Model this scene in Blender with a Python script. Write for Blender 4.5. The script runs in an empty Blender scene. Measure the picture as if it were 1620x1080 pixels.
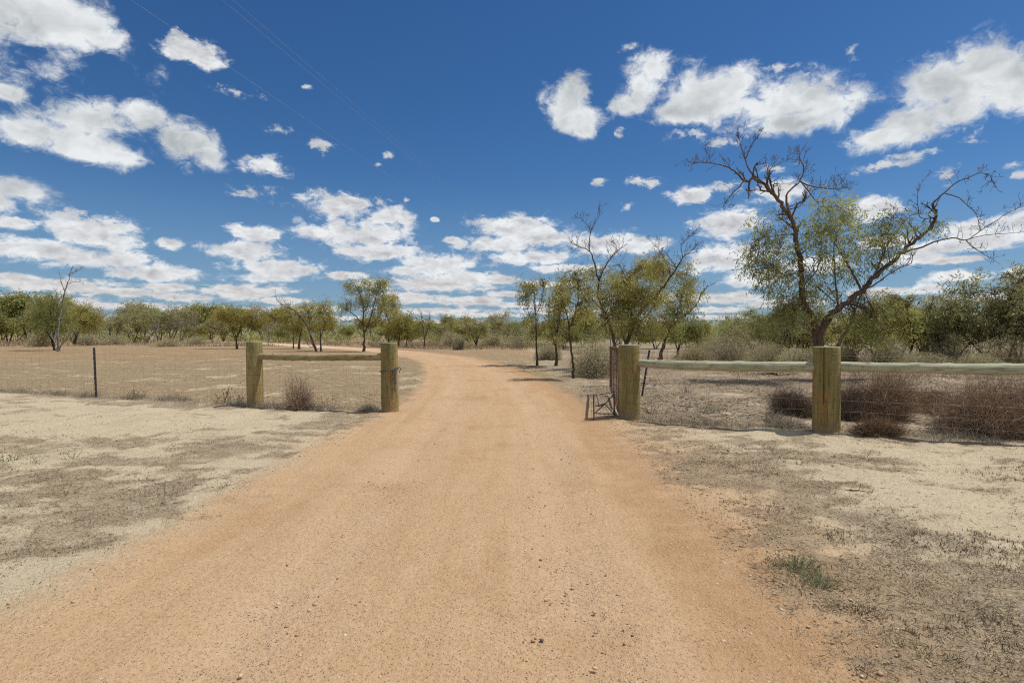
import bpy, math, random
import numpy as np
from mathutils import Vector

S = bpy.context.scene
COL = S.collection
rng = np.random.default_rng(11)
random.seed(11)
R = math.radians

# ------------------------------------------------------------------ camera
CAM_H, F, CX, HZ = 1.4, 900.0, 810.0, 528.0      # eye height, focal length in photo pixels, centre column, horizon row
cd = bpy.data.cameras.new('camera'); cam = bpy.data.objects.new('camera', cd); COL.objects.link(cam)
cd.sensor_width = 36; cd.lens = 20.0; cd.clip_start = .05; cd.clip_end = 20000
cam.location = (0, 0, CAM_H); cam.rotation_euler = (R(90) - math.atan(12 / 900), 0, 0)
S.camera = cam

def P(u, v, Y):                                  # photo pixel at distance Y -> point
    return np.array([(u - CX) / F * Y, Y, CAM_H + (HZ - v) / F * Y])
def G(u, v):                                     # photo pixel on the ground -> x, y
    Y = CAM_H * F / (v - HZ)
    return (u - CX) / F * Y, Y

# ------------------------------------------------------------------ light
SUN_EL, SUN_AZ = R(64), R(80)                    # azimuth from +Y towards +X
tosun = Vector((math.cos(SUN_EL) * math.sin(SUN_AZ), math.cos(SUN_EL) * math.cos(SUN_AZ), math.sin(SUN_EL)))
ld = bpy.data.lights.new('sun', 'SUN'); ld.energy = 4.2; ld.angle = R(.53); ld.color = (1, .955, .88)
sun = bpy.data.objects.new('sun', ld); COL.objects.link(sun)
sun.rotation_euler = tosun.to_track_quat('Z', 'Y').to_euler(); sun.location = (20, 0, 40)
S.view_settings.view_transform = 'Standard'; S.view_settings.look = 'None'
S.cycles.use_denoising = False; S.cycles.filter_width = 1.15
S.view_settings.exposure = 0.0; S.view_settings.gamma = 1

# ------------------------------------------------------------------ node helpers
class NT:
    def __init__(s, tree): s.t = tree
    def n(s, typ, ins=None, **pr):
        o = s.t.nodes.new(typ)
        for k, v in pr.items(): setattr(o, k, v)
        for k, v in (ins or {}).items():
            if isinstance(v, bpy.types.NodeSocket): s.t.links.new(v, o.inputs[k])
            else: o.inputs[k].default_value = v
        return o
    def m(s, op, a, b=0.0, c=0.0, clamp=False):
        return s.n('ShaderNodeMath', {0: a, 1: b, 2: c}, operation=op, use_clamp=clamp).outputs[0]
    def vm(s, op, a, b=(0, 0, 0), c=(0, 0, 0)):
        o = s.n('ShaderNodeVectorMath', operation=op)
        for i, x in enumerate((a, b, c)):
            if isinstance(x, bpy.types.NodeSocket): s.t.links.new(x, o.inputs[i])
            elif i < len(o.inputs): o.inputs[i].default_value = x
        return o.outputs[1] if op in ('LENGTH', 'DISTANCE', 'DOT_PRODUCT') else o.outputs[0]
    def noise(s, vec, scale, detail=4, rough=.5, dist=0.0):
        return s.n('ShaderNodeTexNoise', {'Vector': vec, 'Scale': scale, 'Detail': detail, 'Roughness': rough, 'Distortion': dist}).outputs[0]
    def step(s, x, a, b, lo=0.0, hi=1.0):
        return s.n('ShaderNodeMapRange', {0: x, 1: a, 2: b, 3: lo, 4: hi}, interpolation_type='SMOOTHSTEP').outputs[0]
    def lin(s, x, a, b, lo=0.0, hi=1.0):
        return s.n('ShaderNodeMapRange', {0: x, 1: a, 2: b, 3: lo, 4: hi}).outputs[0]
    def mix(s, f, a, b, blend='MIX'):
        o = s.n('ShaderNodeMix', data_type='RGBA', blend_type=blend)
        for i, x in ((0, f), (6, a), (7, b)):
            if isinstance(x, bpy.types.NodeSocket): s.t.links.new(x, o.inputs[i])
            else: o.inputs[i].default_value = x if i == 0 else (*x[:3], 1)
        return o.outputs[2]
    def attr(s, name): return s.n('ShaderNodeAttribute', attribute_name=name).outputs['Fac']

# ------------------------------------------------------------------ sky with cumulus clouds
W = bpy.data.worlds.new('World'); S.world = W; W.use_nodes = True
w = NT(W.node_tree); W.node_tree.nodes.clear()
W.cycles.sampling_method = 'MANUAL'; W.cycles.sample_map_resolution = 256
SKY = .085
sky = w.n('ShaderNodeTexSky', sky_type='NISHITA', sun_disc=False, sun_elevation=SUN_EL, sun_rotation=SUN_AZ,
          altitude=50, air_density=1.0, dust_density=.25, ozone_density=3.5).outputs[0]
sky = w.n('ShaderNodeHueSaturation', {'Saturation': 1.20, 'Value': .76, 'Color': sky}).outputs[0]
sky = w.mix(1.0, sky, (.82, 1.04, 1.24), 'MULTIPLY')
D = w.n('ShaderNodeTexCoord').outputs['Generated']
sep = w.n('ShaderNodeSeparateXYZ', {0: D})
az = w.m('ARCTAN2', sep.outputs[0], sep.outputs[1]); el = w.m('ARCSINE', sep.outputs[2])
AE = w.n('ShaderNodeCombineXYZ', {0: az, 1: el}).outputs[0]

def ae(u, v):
    a = math.atan((u - CX) / F)
    return a, math.atan((HZ - v) / F * math.cos(a))
def lobe(u, v, rx, ry):                          # centre azimuth, elevation and radii of one cloud lobe
    a, e = ae(u, v); a2, _ = ae(u + rx, v); _, e2 = ae(u, v - ry)
    return a, e, abs(a2 - a), abs(e2 - e)
BIG = [(60,25,125,52),(150,55,58,32),(-20,30,90,48),(60,212,75,30),(150,192,85,34),(130,232,105,26),(225,185,45,22),(190,248,45,14),(305,228,50,38),(335,250,26,22),(275,222,22,24),
  (15,148,44,14),(40,305,70,26),(-10,318,50,24),(905,150,36,34),(920,188,40,26),(900,170,38,40),(925,205,20,20),(1030,110,30,30),(1010,140,34,34),(990,165,36,20),
  (1130,150,75,46),(1090,178,60,22),(1240,160,90,44),(1320,172,52,36),(1250,195,105,22),(1440,200,100,34),(1390,215,50,14),(1480,135,75,48),(1560,112,85,56),(1620,135,80,55),(1500,180,70,30)]
MID = [(300,85,44,20),(330,95,30,22),(286,60,14,11),(375,148,36,8),(505,230,24,13),(440,207,17,8),(408,307,36,12),(425,264,42,17),(395,250,18,10),
  (1225,108,34,7),(1345,88,11,12),(998,78,13,9),(980,203,15,14),(1090,210,30,13),(1140,226,32,9),(1020,288,30,12),(1085,310,38,15),(1130,298,40,12),(948,287,18,7),(990,328,18,8),
  (1150,355,56,26),(1230,268,46,9),(1380,330,50,22),(1230,305,44,20),(1400,262,55,9),(1430,248,40,8),(1535,218,24,13),(612,247,11,6),(598,262,7,5),(642,318,7,6),(600,320,18,8),(487,141,9,5),(1495,280,22,14),(1600,262,24,7),(1615,276,24,7),
  (535,325,62,20),(520,308,22,11),(620,345,40,17),(570,372,95,30),(505,368,45,13),(600,398,78,18),(405,368,42,14),(688,348,8,4),(155,372,72,30),(80,398,135,20),(190,412,60,14),(245,432,68,14),(110,342,56,12),(25,352,36,11),(270,385,22,10),
  (390,398,66,17),(450,425,78,19),(420,440,66,10),(690,420,82,20),(640,428,40,14),(740,440,60,14),(820,358,74,20),(790,388,72,14),(850,378,60,14),(845,408,84,14),(950,385,76,20),(1010,388,54,14),(900,425,70,9),(715,380,14,6),
  (1150,408,88,30),(1195,438,76,18),(1450,410,66,14),(1395,385,60,12),(1560,372,86,24),(1610,352,56,20),(1500,390,60,12),(1515,438,58,12),(1480,456,46,8),(1610,432,28,10),(1280,420,60,16)]
LOW = [(385,461,92,15),(440,475,60,8),(100,452,125,15),(20,442,80,13),(200,462,70,9),(265,454,56,7),(290,470,76,8),(550,436,36,9),(590,450,50,9),(690,450,95,16),(640,470,90,11),(740,476,90,9),(680,492,120,7),(1500,412,70,7),(60,474,140,9),(200,484,130,7),(330,490,130,7),
  (480,488,80,6),(780,442,56,9),(800,465,44,6),(830,482,60,6),(760,498,90,5),(860,450,50,7),(1150,472,84,11),(1130,490,60,6),(1140,502,70,5),(1240,480,90,8),(1400,462,80,9),(1560,470,90,8),(1420,492,120,6),(1600,494,90,6),(900,492,120,6),(1010,470,90,9),(500,503,150,5),(150,503,170,5),(980,506,150,4),(1350,508,170,4),(680,509,120,4)]
# clouds beyond the edges of the photograph, so that the sky goes on all round
OUT = []
for i in range(46):
    a = random.uniform(50, 310); e = math.exp(random.uniform(math.log(3.5), math.log(60)))
    OUT.append((R(a if a <= 180 else a - 360), R(e), R(random.uniform(.5, 1.1) * e * .8), R(random.uniform(.3, .5) * e * .7)))
TINY = [x for x in MID if x[3] < 15 and x[1] < 345]; MID = [x for x in MID if x not in TINY]
LAYERS = [  # lobes, blend, noise scale, vertical stretch, amplitude, octaves, softness, bias, lit and shaded colour
    ([lobe(*x) for x in LOW], .3, 36.0, 2.6, 2.2, 8, .42, -.04, (.76, .76, .76), (.45, .41, .42)),
    ([lobe(*x) for x in MID], .3, 25.0, 1.8, 2.8, 9, .56, .07, (.86, .88, .89), (.44, .44, .47)),
    ([lobe(*x) for x in TINY], .4, 34.0, 1.5, 5.6, 8, 1.0, -.05, (.68, .71, .73), (.48, .50, .53)),
    ([lobe(*x) for x in BIG] + OUT, .35, 15.0, 1.35, 2.9, 10, .62, .12, (.84, .87, .88), (.43, .46, .48))]
hz = w.step(el, R(0), R(16), 1, 0)               # paler air low down
CLEAR = w.mix(w.m('MULTIPLY', hz, .55), sky, tuple(x / SKY for x in (.21, .335, .52)))

def sky_part(a0, a1, e0, e1):                    # one piece of the sky with only the lobes that reach into it
    tree = bpy.data.node_groups.new('sky_part', 'ShaderNodeTree')
    tree.interface.new_socket('Clear', in_out='INPUT', socket_type='NodeSocketColor')
    tree.interface.new_socket('Shader', in_out='OUTPUT', socket_type='NodeSocketShader')
    g = NT(tree); c = g.n('NodeGroupInput').outputs[0]
    D = g.n('ShaderNodeTexCoord').outputs['Generated']; sp = g.n('ShaderNodeSeparateXYZ', {0: D})
    AE = g.n('ShaderNodeCombineXYZ', {0: g.m('ARCTAN2', sp.outputs[0], sp.outputs[1]), 1: g.m('ARCSINE', sp.outputs[2])}).outputs[0]
    for lobes, kk, scale, zs, amp, det, soft, bias, top, base in LAYERS:
        d = None
        for (a, e, ra, re) in lobes:
            if a + 2.1 * ra < a0 or a - 2.1 * ra > a1 or e + 2.1 * re < e0 or e - 2.1 * re > e1: continue
            q = g.n('ShaderNodeVectorMath', {0: AE}, operation='MULTIPLY_ADD')
            q.inputs[1].default_value = (1 / ra, 1 / re, 0); q.inputs[2].default_value = (-a / ra, -e / re, 0)
            l = g.vm('LENGTH', q.outputs[0])
            d = l if d is None else g.n('ShaderNodeMath', {0: d, 1: l, 2: kk}, operation='SMOOTH_MIN').outputs[0]
        if d is None: continue
        v0 = g.vm('MULTIPLY', D, (1, 1, zs))
        wv = g.n('ShaderNodeTexNoise', {'Vector': v0, 'Scale': scale * 1.6, 'Detail': 3.0, 'Roughness': .5}).outputs['Color']
        v0 = g.vm('ADD', v0, g.vm('MULTIPLY_ADD', wv, (.8 / scale,) * 3, (-.4 / scale,) * 3))
        n0 = g.noise(v0, scale, det, .66)
        sv = g.vm('MULTIPLY', v0, (.6, .6, .6)); m0 = g.noise(sv, scale, 5, .52); m1 = g.noise(g.vm('ADD', sv, tuple(o / scale for o in (.12, .05, .24))), scale, 5, .52)   # a step towards the sun
        f = g.m('ADD', g.m('SUBTRACT', 1 + bias, d), g.m('MULTIPLY', g.m('SUBTRACT', n0, .5), amp))
        al = g.m('POWER', g.step(f, -.16, soft), 1.5); th = g.step(f, .1, 1.1)
        t = g.m('MULTIPLY_ADD', g.m('SUBTRACT', m0, m1), 3.0, g.m('MULTIPLY_ADD', th, -.42, .92), clamp=True)
        c = g.mix(g.m('MULTIPLY', al, .97), c, g.mix(t, tuple(x / SKY for x in base), tuple(x / SKY for x in top)))
    g.n('NodeGroupOutput', {0: g.n('ShaderNodeBackground', {'Color': c, 'Strength': SKY}).outputs[0]})
    return w.n('ShaderNodeGroup', {}, node_tree=tree), CLEAR
def leaf(a0, a1, e0, e1):
    o, cl = sky_part(a0, a1, e0, e1); W.node_tree.links.new(cl, o.inputs[0]); return o.outputs[0]
def split(val, cuts, make):                      # binary choice between neighbouring pieces
    if len(cuts) == 2: return make(cuts[0], cuts[1])
    h = len(cuts) // 2
    o = w.n('ShaderNodeMixShader', {0: w.m('GREATER_THAN', val, cuts[h])})
    W.node_tree.links.new(split(val, cuts[:h + 1], make), o.inputs[1]); W.node_tree.links.new(split(val, cuts[h:], make), o.inputs[2])
    return o.outputs[0]
AZC = [R(x) for x in (-180, -110, -50, -34, -22, -10, 4, 18, 30, 50, 110, 180)]
def column(a0, a1): return split(el, [R(x) for x in ((-90, 0, 5, 9, 16, 90) if abs(a0 + a1) < R(85) else (-90, 0, 12, 90))], lambda e0, e1: leaf(a0, a1, e0, e1) if e1 > 0 else w.n('ShaderNodeBackground', {'Color': (.3, .25, .18, 1), 'Strength': .6}).outputs[0])
wo = w.n('ShaderNodeOutputWorld', {'Surface': split(az, AZC, column)})

# ------------------------------------------------------------------ numpy noise
def _hash(ix, iy, seed):
    h = (ix.astype(np.int64) * 374761393 + iy.astype(np.int64) * 668265263 + seed * 974634777) & 0xffffffff
    h = ((h ^ (h >> 13)) * 1274126177) & 0xffffffff
    return ((h ^ (h >> 16)) & 0xffff) / 65535.0
def vnoise(x, y, seed=0):
    ix = np.floor(x); iy = np.floor(y); fx = x - ix; fy = y - iy
    fx = fx * fx * fx * (fx * (fx * 6 - 15) + 10); fy = fy * fy * fy * (fy * (fy * 6 - 15) + 10)
    a = _hash(ix, iy, seed); b = _hash(ix + 1, iy, seed); c = _hash(ix, iy + 1, seed); d = _hash(ix + 1, iy + 1, seed)
    return (a + (b - a) * fx) * (1 - fy) + (c + (d - c) * fx) * fy
def fbm(x, y, octs=4, seed=0, rough=.5):
    s = 0; amp = 1; tot = 0
    for o in range(octs):
        s = s + amp * vnoise(x * 2 ** o + 17.3 * o, y * 2 ** o - 9.1 * o, seed + o); tot += amp; amp *= rough
    return s / tot
def sstep(x, a, b):
    t = np.clip((x - a) / (b - a), 0, 1); return t * t * (3 - 2 * t)

# ------------------------------------------------------------------ mesh helpers
def mesh_np(name, V, faces, mat, parent=None, smooth=False, attrs=None, loc=None):
    """faces: list of int arrays (n,3) or (n,4). Links ONE mesh object."""
    me = bpy.data.meshes.new(name); V = np.asarray(V, np.float32)
    fs = [np.asarray(f, np.int32) for f in faces if len(f)]
    me.vertices.add(len(V)); me.vertices.foreach_set('co', V.ravel())
    li = np.concatenate([f.ravel() for f in fs]); cnt = np.concatenate([np.full(len(f), f.shape[1], np.int32) for f in fs])
    me.loops.add(len(li)); me.loops.foreach_set('vertex_index', li)
    st = np.concatenate([[0], np.cumsum(cnt)[:-1]]).astype(np.int32)
    me.polygons.add(len(cnt)); me.polygons.foreach_set('loop_start', st); me.polygons.foreach_set('loop_total', cnt)
    if smooth: me.polygons.foreach_set('use_smooth', np.ones(len(cnt), bool))
    me.update(calc_edges=True)
    for k, a in (attrs or {}).items():
        at = me.attributes.new(k, 'FLOAT', 'POINT'); at.data.foreach_set('value', np.asarray(a, np.float32))
    me.materials.append(mat)
    o = bpy.data.objects.new(name, me); COL.objects.link(o)
    if parent is not None: o.parent = parent
    if loc is not None: o.location = loc
    return o
class Buf:
    def __init__(s): s.V = []; s.F = []; s.A = []; s.n = 0
    def add(s, V, F, tint=0.5):
        V = np.asarray(V, np.float32); s.V.append(V); s.F.append(np.asarray(F, np.int64) + s.n); s.n += len(V)
        s.A.append(np.broadcast_to(np.asarray(tint, np.float32), (len(V),)))
    def build(s, name, mat, parent=None, smooth=False, loc=None):
        q = [f for f in s.F if f.shape[1] == 4]; t = [f for f in s.F if f.shape[1] == 3]
        fs = ([np.concatenate(q)] if q else []) + ([np.concatenate(t)] if t else [])
        return mesh_np(name, np.concatenate(s.V), fs, mat, parent, smooth, {'tint': np.concatenate(s.A)}, loc)
def tube(pts, rad, sides=6, cap=True):
    pts = np.asarray(pts, float); n = len(pts); rad = np.broadcast_to(np.asarray(rad, float), (n,))
    t = np.gradient(pts, axis=0); t /= np.linalg.norm(t, axis=1)[:, None] + 1e-9
    u = np.cross(t[0], (0, 0, 1)); u = u if np.linalg.norm(u) > .1 else np.cross(t[0], (1, 0, 0)); u /= np.linalg.norm(u)
    V = []
    ang = np.arange(sides) * 2 * np.pi / sides
    for i in range(n):
        u = u - t[i] * np.dot(u, t[i]); u /= np.linalg.norm(u) + 1e-9; b = np.cross(t[i], u)
        V.append(pts[i] + rad[i] * (np.cos(ang)[:, None] * u + np.sin(ang)[:, None] * b))
    V = np.concatenate(V)
    i = np.arange(n - 1)[:, None] * sides; j = np.arange(sides)[None]; k = (j + 1) % sides
    Fq = np.stack([i + j, i + k, i + sides + k, i + sides + j], -1).reshape(-1, 4)
    return V, Fq
def add_tube(b, pts, rad, sides=6, tint=.5, cap=True):
    V, Fq = tube(pts, rad, sides); b.add(V, Fq, tint)
    if cap:
        m = len(V)
        for base in (0, m - sides):
            c = V[base:base + sides].mean(0); j = np.arange(sides); k = (j + 1) % sides
            b.add(np.vstack([V[base:base + sides], c]), np.stack([j, k, np.full(sides, sides)], -1), tint)
def smooth_line(pts, per=5):                     # Catmull-Rom
    p = np.asarray(pts, float); p = np.vstack([2 * p[0] - p[1], p, 2 * p[-1] - p[-2]]); out = []
    for i in range(1, len(p) - 2):
        for s in np.linspace(0, 1, per, endpoint=False):
            a, b, c, d = p[i - 1:i + 3]
            out.append(.5 * (2 * b + (c - a) * s + (2 * a - 5 * b + 4 * c - d) * s * s + (3 * b - a - 3 * c + d) * s ** 3))
    out.append(p[-2]); return np.array(out)
def unit(v): return v / (np.linalg.norm(v, axis=-1, keepdims=True) + 1e-9)
def ribbons(b, base, dirs, length, width, bend=0.0, tint=.5, segs=2, droop=(0, 0, -1)):
    """thin tapering blades, vectorised: base (n,3), dirs (n,3)"""
    n = len(base); dirs = unit(dirs); length = np.broadcast_to(length, (n,)); width = np.broadcast_to(width, (n,)); bend = np.broadcast_to(bend, (n,))
    side = unit(np.cross(dirs, unit(rng.normal(size=(n, 3))))); V = []
    for k in range(segs + 1):
        s = k / segs; c = base + dirs * (length * s)[:, None] + np.asarray(droop)[None] * (bend * length * s * s)[:, None]
        wd = (width * (1 - .85 * s) * .5)[:, None]
        V += [c - side * wd, c + side * wd]
    V = np.stack(V, 1).reshape(-1, 3); m = 2 * (segs + 1)
    i = np.arange(n)[:, None] * m; q = np.concatenate([np.stack([i + 2 * k, i + 2 * k + 1, i + 2 * k + 3, i + 2 * k + 2], -1).reshape(-1, 4) for k in range(segs)])
    b.add(V, q, np.repeat(np.broadcast_to(np.asarray(tint, float), (n,)), m))
def leaves(b, pos, dirs, length, width, tint):
    n = len(pos); dirs = unit(dirs); length = np.broadcast_to(length, (n,))[:, None]; width = np.broadcast_to(width, (n,))[:, None]
    side = unit(np.cross(dirs, unit(rng.normal(size=(n, 3)))))
    m = pos + dirs * length * .45
    V = np.stack([pos, m + side * width * .5, pos + dirs * length, m - side * width * .5], 1).reshape(-1, 3)
    i = np.arange(n)[:, None] * 4
    b.add(V, np.concatenate([i, i + 1, i + 2, i + 3], 1), np.repeat(np.broadcast_to(np.asarray(tint, float), (n,)), 4))
def tag(o, label=None, cat=None, group=None, kind=None):
    for k, v in (('label', label), ('category', cat), ('group', group), ('kind', kind)):
        if v: o[k] = v
    return o
def empty(name, loc=(0, 0, 0)):
    o = bpy.data.objects.new(name, None); COL.objects.link(o); o.location = loc; o.empty_display_size = .2; return o

# ------------------------------------------------------------------ materials
def material(name, build, rough=.9, spec=.2, translucent=0.0, metal=0.0):
    m = bpy.data.materials.new(name); m.use_nodes = True; t = NT(m.node_tree); m.node_tree.nodes.clear()
    r = build(t); col, bump = r if isinstance(r, tuple) else (r, None)
    ins = {'Base Color': col, 'Roughness': rough, 'Specular IOR Level': spec, 'Metallic': metal}
    p = t.n('ShaderNodeBsdfPrincipled', ins)
    if bump is not None: m.node_tree.links.new(bump, p.inputs['Normal'])
    sh = p.outputs[0]
    if translucent:
        tr = t.n('ShaderNodeBsdfTranslucent', {0: col})
        sh = t.n('ShaderNodeMixShader', {0: translucent, 1: sh, 2: tr.outputs[0]}).outputs[0]
    t.n('ShaderNodeOutputMaterial', {0: sh}); return m
def c4(c): return [*c, 1]
def tinted(name, dark, light, rough=.85, spec=.15, translucent=0.0, noise=0.0):
    def f(t):
        a = t.attr('tint')
        if noise: a = t.m('ADD', a, t.m('MULTIPLY', t.m('SUBTRACT', t.noise(t.n('ShaderNodeNewGeometry').outputs['Position'], noise, 3), .5), .8), clamp=True)
        return t.mix(a, dark, light)
    return material(name, f, rough, spec, translucent)

# ------------------------------------------------------------------ ground and road
ROADC = np.array([(-8, -.35), (0, -.42), (3.5, -.42), (5.7, -.38), (7.8, -.35), (10, -.36), (14.5, -.6), (21, -1.4), (30.5, -3.3), (38, -6), (47, -10.5), (62, -21), (90, -42), (125, -72), (170, -112)])[:, ::-1]
ROADC = smooth_line(ROADC, 4)
def road_coords(x, y):                           # signed distance to the road edge (+ inside), lateral offset, both in metres
    best = np.full(x.shape, 1e9); lat = np.zeros(x.shape)
    for i in range(len(ROADC) - 1):
        a, b = ROADC[i], ROADC[i + 1]; d = b - a; L2 = d @ d
        t = np.clip(((x - a[0]) * d[0] + (y - a[1]) * d[1]) / L2, 0, 1)
        ex = x - (a[0] + t * d[0]); ey = y - (a[1] + t * d[1]); dd = ex * ex + ey * ey
        s = np.sign(ex * d[1] - ey * d[0]); m = dd < best
        best = np.where(m, dd, best); lat = np.where(m, s * np.sqrt(dd), lat)
    return 1.82 - np.sqrt(best), lat
FENCE = [(-9.3, 12.7), (-5.04, 11.15), (-2.18, 10.16), (1.93, 9.33), (4.41, 7.97), (7.25, 6.75)]
def fence_y(x):
    return np.interp(x, [-60] + [p[0] for p in FENCE] + [40], [31] + [p[1] for p in FENCE] + [-7])
def hgt(x, y, road=None):
    if road is None: road, _ = road_coords(x, y)
    near = 1 - sstep(np.hypot(x, y), 25, 60)
    off = 1 - sstep(road, -.5, .4)
    h = (fbm(x * .35, y * .35, 3, 5) - .5) * .10 * near + (fbm(x * 1.6, y * 1.6, 3, 9) - .5) * .08 * near * (.2 + .8 * off)
    return h + .02 * sstep(-np.abs(road + .15), -.35, 0) * near + (fbm(x * 7, y * 7, 2, 13) - .5) * .034 * near * (.2 + .8 * off)
def litter_mask(x, y, road):
    p = .5 * fbm(x * .5 + 3, y * .7, 5, 31, .6) + .5 * fbm(x * 2.6, y * 3.4, 5, 57, .65)
    p = p - .035 * (1 - sstep(x, -1.5, 1.5))
    p = p + .10 * sstep(-road, 0, .7) * (1 - sstep(-road, .9, 2.2))            # a band of litter along the road edge
    p = p + .10 * (1 - sstep(np.abs(y - fence_y(x)), .2, 1.0))
    return sstep(p, .46, .62)
def axis(lo, hi, fine, a, b, grow):
    m = list(np.arange(a, b, fine)); s = fine; v = b
    while v < hi: m.append(v); s *= grow; v += s
    m.append(hi); s = fine; v = a - fine; pre = []
    while v > lo: pre.append(v); s *= grow; v -= s
    return np.array([lo] + pre[::-1] + m)
gx = axis(-4000, 4000, .045, -7.5, 7.5, 1.035); gy = axis(-60, 6000, .045, 1.2, 11, 1.022)
X, Y = np.meshgrid(gx, gy); X = X.ravel(); Y = Y.ravel()
nx, ny = len(gx), len(gy)
rd, lat = road_coords(X, Y); lit = litter_mask(X, Y, rd); H = hgt(X, Y, rd)
pad = sstep(Y - fence_y(X), -.25, .35) * (1 - sstep(X, .8, 2.4))
bush = sstep(Y - fence_y(X), -.3, .3) * sstep(X - .02 * Y, .6, 2.0)
i = (np.arange(ny - 1)[:, None] * nx + np.arange(nx - 1)[None]).ravel()
GF = np.stack([i, i + 1, i + 1 + nx, i + nx], -1)

def ground_mat(t):
    geo = t.n('ShaderNodeNewGeometry'); p = geo.outputs['Position']
    road, la, lit, pad, bush = (t.attr(k) for k in ('road', 'lat', 'litter', 'paddock', 'scrub'))
    n1 = t.noise(p, .9, 6, .6); n2 = t.noise(p, 5.0, 6, .65); n3 = t.noise(p, 40.0, 4, .6); n4 = t.noise(p, 220.0, 3, .6); n0 = t.noise(p, .16, 5, .6); nb = t.noise(p, .55, 8, .70)
    # road surface: orange gravelly earth, paler worn wheel tracks, redder loose edge
    edge = t.m('ADD', road, t.m('ADD', t.m('MULTIPLY', t.m('SUBTRACT', n1, .5), .9), t.m('MULTIPLY', t.m('SUBTRACT', n2, .5), .7)))
    rm = t.step(edge, -.22, .22)
    al = t.m('ABSOLUTE', la)
    track = t.m('MULTIPLY', t.step(t.m('ABSOLUTE', t.m('SUBTRACT', al, .78)), .1, .55, 1, 0), t.step(n1, .3, .65))
    red = t.m('MULTIPLY', t.step(t.m('ADD', la, t.m('MULTIPLY', t.m('SUBTRACT', n1, .5), 1.6)), 1.05, 1.5), t.step(n2, .30, .62, .15, .75))
    red = t.m('MAXIMUM', red, t.m('MULTIPLY', t.step(nb, .50, .66), .6))
    al_ = t.n('ShaderNodeCombineXYZ', {0: t.m('MULTIPLY', la, 3.2), 1: t.m('MULTIPLY', t.n('ShaderNodeSeparateXYZ', {0: p}).outputs[1], .22)}).outputs[0]
    ns = t.noise(al_, 2.0, 6, .62)
    rc = t.mix(n2, (.432, .278, .155), (.515, .352, .210)); rc = t.mix(t.step(ns, .42, .66, 0, .32), rc, (.37, .228, .116)); rc = t.mix(t.step(ns, .30, .46, .28, 0), rc, (.515, .362, .228))
    rc = t.mix(red, rc, (.37, .215, .108)); rc = t.mix(t.m('MULTIPLY', track, .5), rc, (.515, .362, .228))
    # scattered stones set in the surface
    v = t.n('ShaderNodeTexVoronoi', {'Vector': p, 'Scale': 75.0}); vc = t.n('ShaderNodeSeparateColor', {0: v.outputs['Color']})
    st = t.m('MULTIPLY', t.step(v.outputs['Distance'], .22, .42, 1, 0), t.m('GREATER_THAN', vc.outputs[0], .62))
    stc = t.mix(t.m('GREATER_THAN', vc.outputs[1], .90), t.mix(vc.outputs[2], (.32, .19, .11), (.56, .44, .32)), (.16, .12, .09))
    rc = t.mix(t.m('MULTIPLY', st, .6), rc, stc)
    # verge: pale sand under grey-brown litter
    lm = t.m('ADD', lit, t.m('MULTIPLY', t.m('SUBTRACT', n2, .5), 1.5)); lm = t.m('ADD', lm, t.m('MULTIPLY', t.m('SUBTRACT', n3, .5), 1.1)); lm = t.m('MULTIPLY', t.step(lm, .15, 1.0), t.lin(t.noise(p, 2.4, 6, .7), .3, .7, .35, 1.15))
    sand = t.mix(n1, (.41, .335, .22), (.52, .435, .305)); sand = t.mix(t.m('ADD', t.m('MULTIPLY', t.step(la, -.5, .5, 1, 0), t.step(edge, -.55, -.02)), t.m('MULTIPLY', t.step(la, -.5, .5), t.step(edge, -1.5, -.1))), sand, (.46, .315, .185))
    nf = t.noise(p, 85.0, 4, .7); litc = t.mix(t.step(nf, .36, .64), (.085, .062, .042), (.40, .315, .215)); litc = t.mix(t.step(n1, .35, .7), litc, (.245, .175, .11))
    vg = t.mix(t.m('MULTIPLY', lm, .97), sand, litc)
    # paddock: fine brown stubble with pale bare streaks, redder further off
    sp = t.n('ShaderNodeSeparateXYZ', {0: p})
    far = t.step(sp.outputs[1], 20, 44)
    bare = t.step(t.m('ADD', nb, t.m('MULTIPLY', t.m('SUBTRACT', n2, .5), .35)), .55, .63)
    pf = t.noise(p, 22.0, 5, .7); pc = t.mix(t.step(pf, .34, .66), (.13, .09, .05), (.38, .29, .175)); pc = t.mix(t.step(n2, .35, .65, 0, .6), pc, (.33, .245, .145)); pc = t.mix(t.step(t.noise(p, 1.7, 6, .7), .52, .66, 0, .55), pc, (.17, .14, .10)); pc = t.mix(t.m('MULTIPLY', far, t.step(n0, .34, .62, 0, .8)), pc, (.31, .195, .105))
    pc = t.mix(t.m('MULTIPLY', bare, t.lin(far, 0, 1, .8, .5)), pc, (.47, .385, .26))
    # scrub side: leaf litter, twigs, patches of white sand
    sc = t.mix(t.step(t.noise(p, 28.0, 5, .7), .38, .62), (.17, .125, .08), (.36, .28, .19)); sc = t.mix(t.m('MULTIPLY', t.step(t.m('ADD', nb, t.m('MULTIPLY', t.m('SUBTRACT', n2, .5), .3)), .535, .63), .85), sc, (.50, .43, .325))
    c = t.mix(pad, vg, pc); c = t.mix(bush, c, sc); c = t.mix(rm, c, rc)
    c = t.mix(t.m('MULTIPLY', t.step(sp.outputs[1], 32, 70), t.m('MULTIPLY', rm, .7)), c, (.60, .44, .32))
    gq = t.lin(rm, 0, 1, 1.0, .68); gr = t.m('MULTIPLY_ADD', t.m('SUBTRACT', n4, .5), t.m('MULTIPLY', gq, 1.55), 1.0); g2 = t.m('MULTIPLY_ADD', t.m('SUBTRACT', n3, .5), t.m('MULTIPLY', gq, .80), 1.0)
    k = t.m('MULTIPLY', gr, g2); c = t.mix(1.0, c, t.n('ShaderNodeCombineColor', {0: k, 1: k, 2: k}).outputs[0], 'MULTIPLY')
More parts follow.
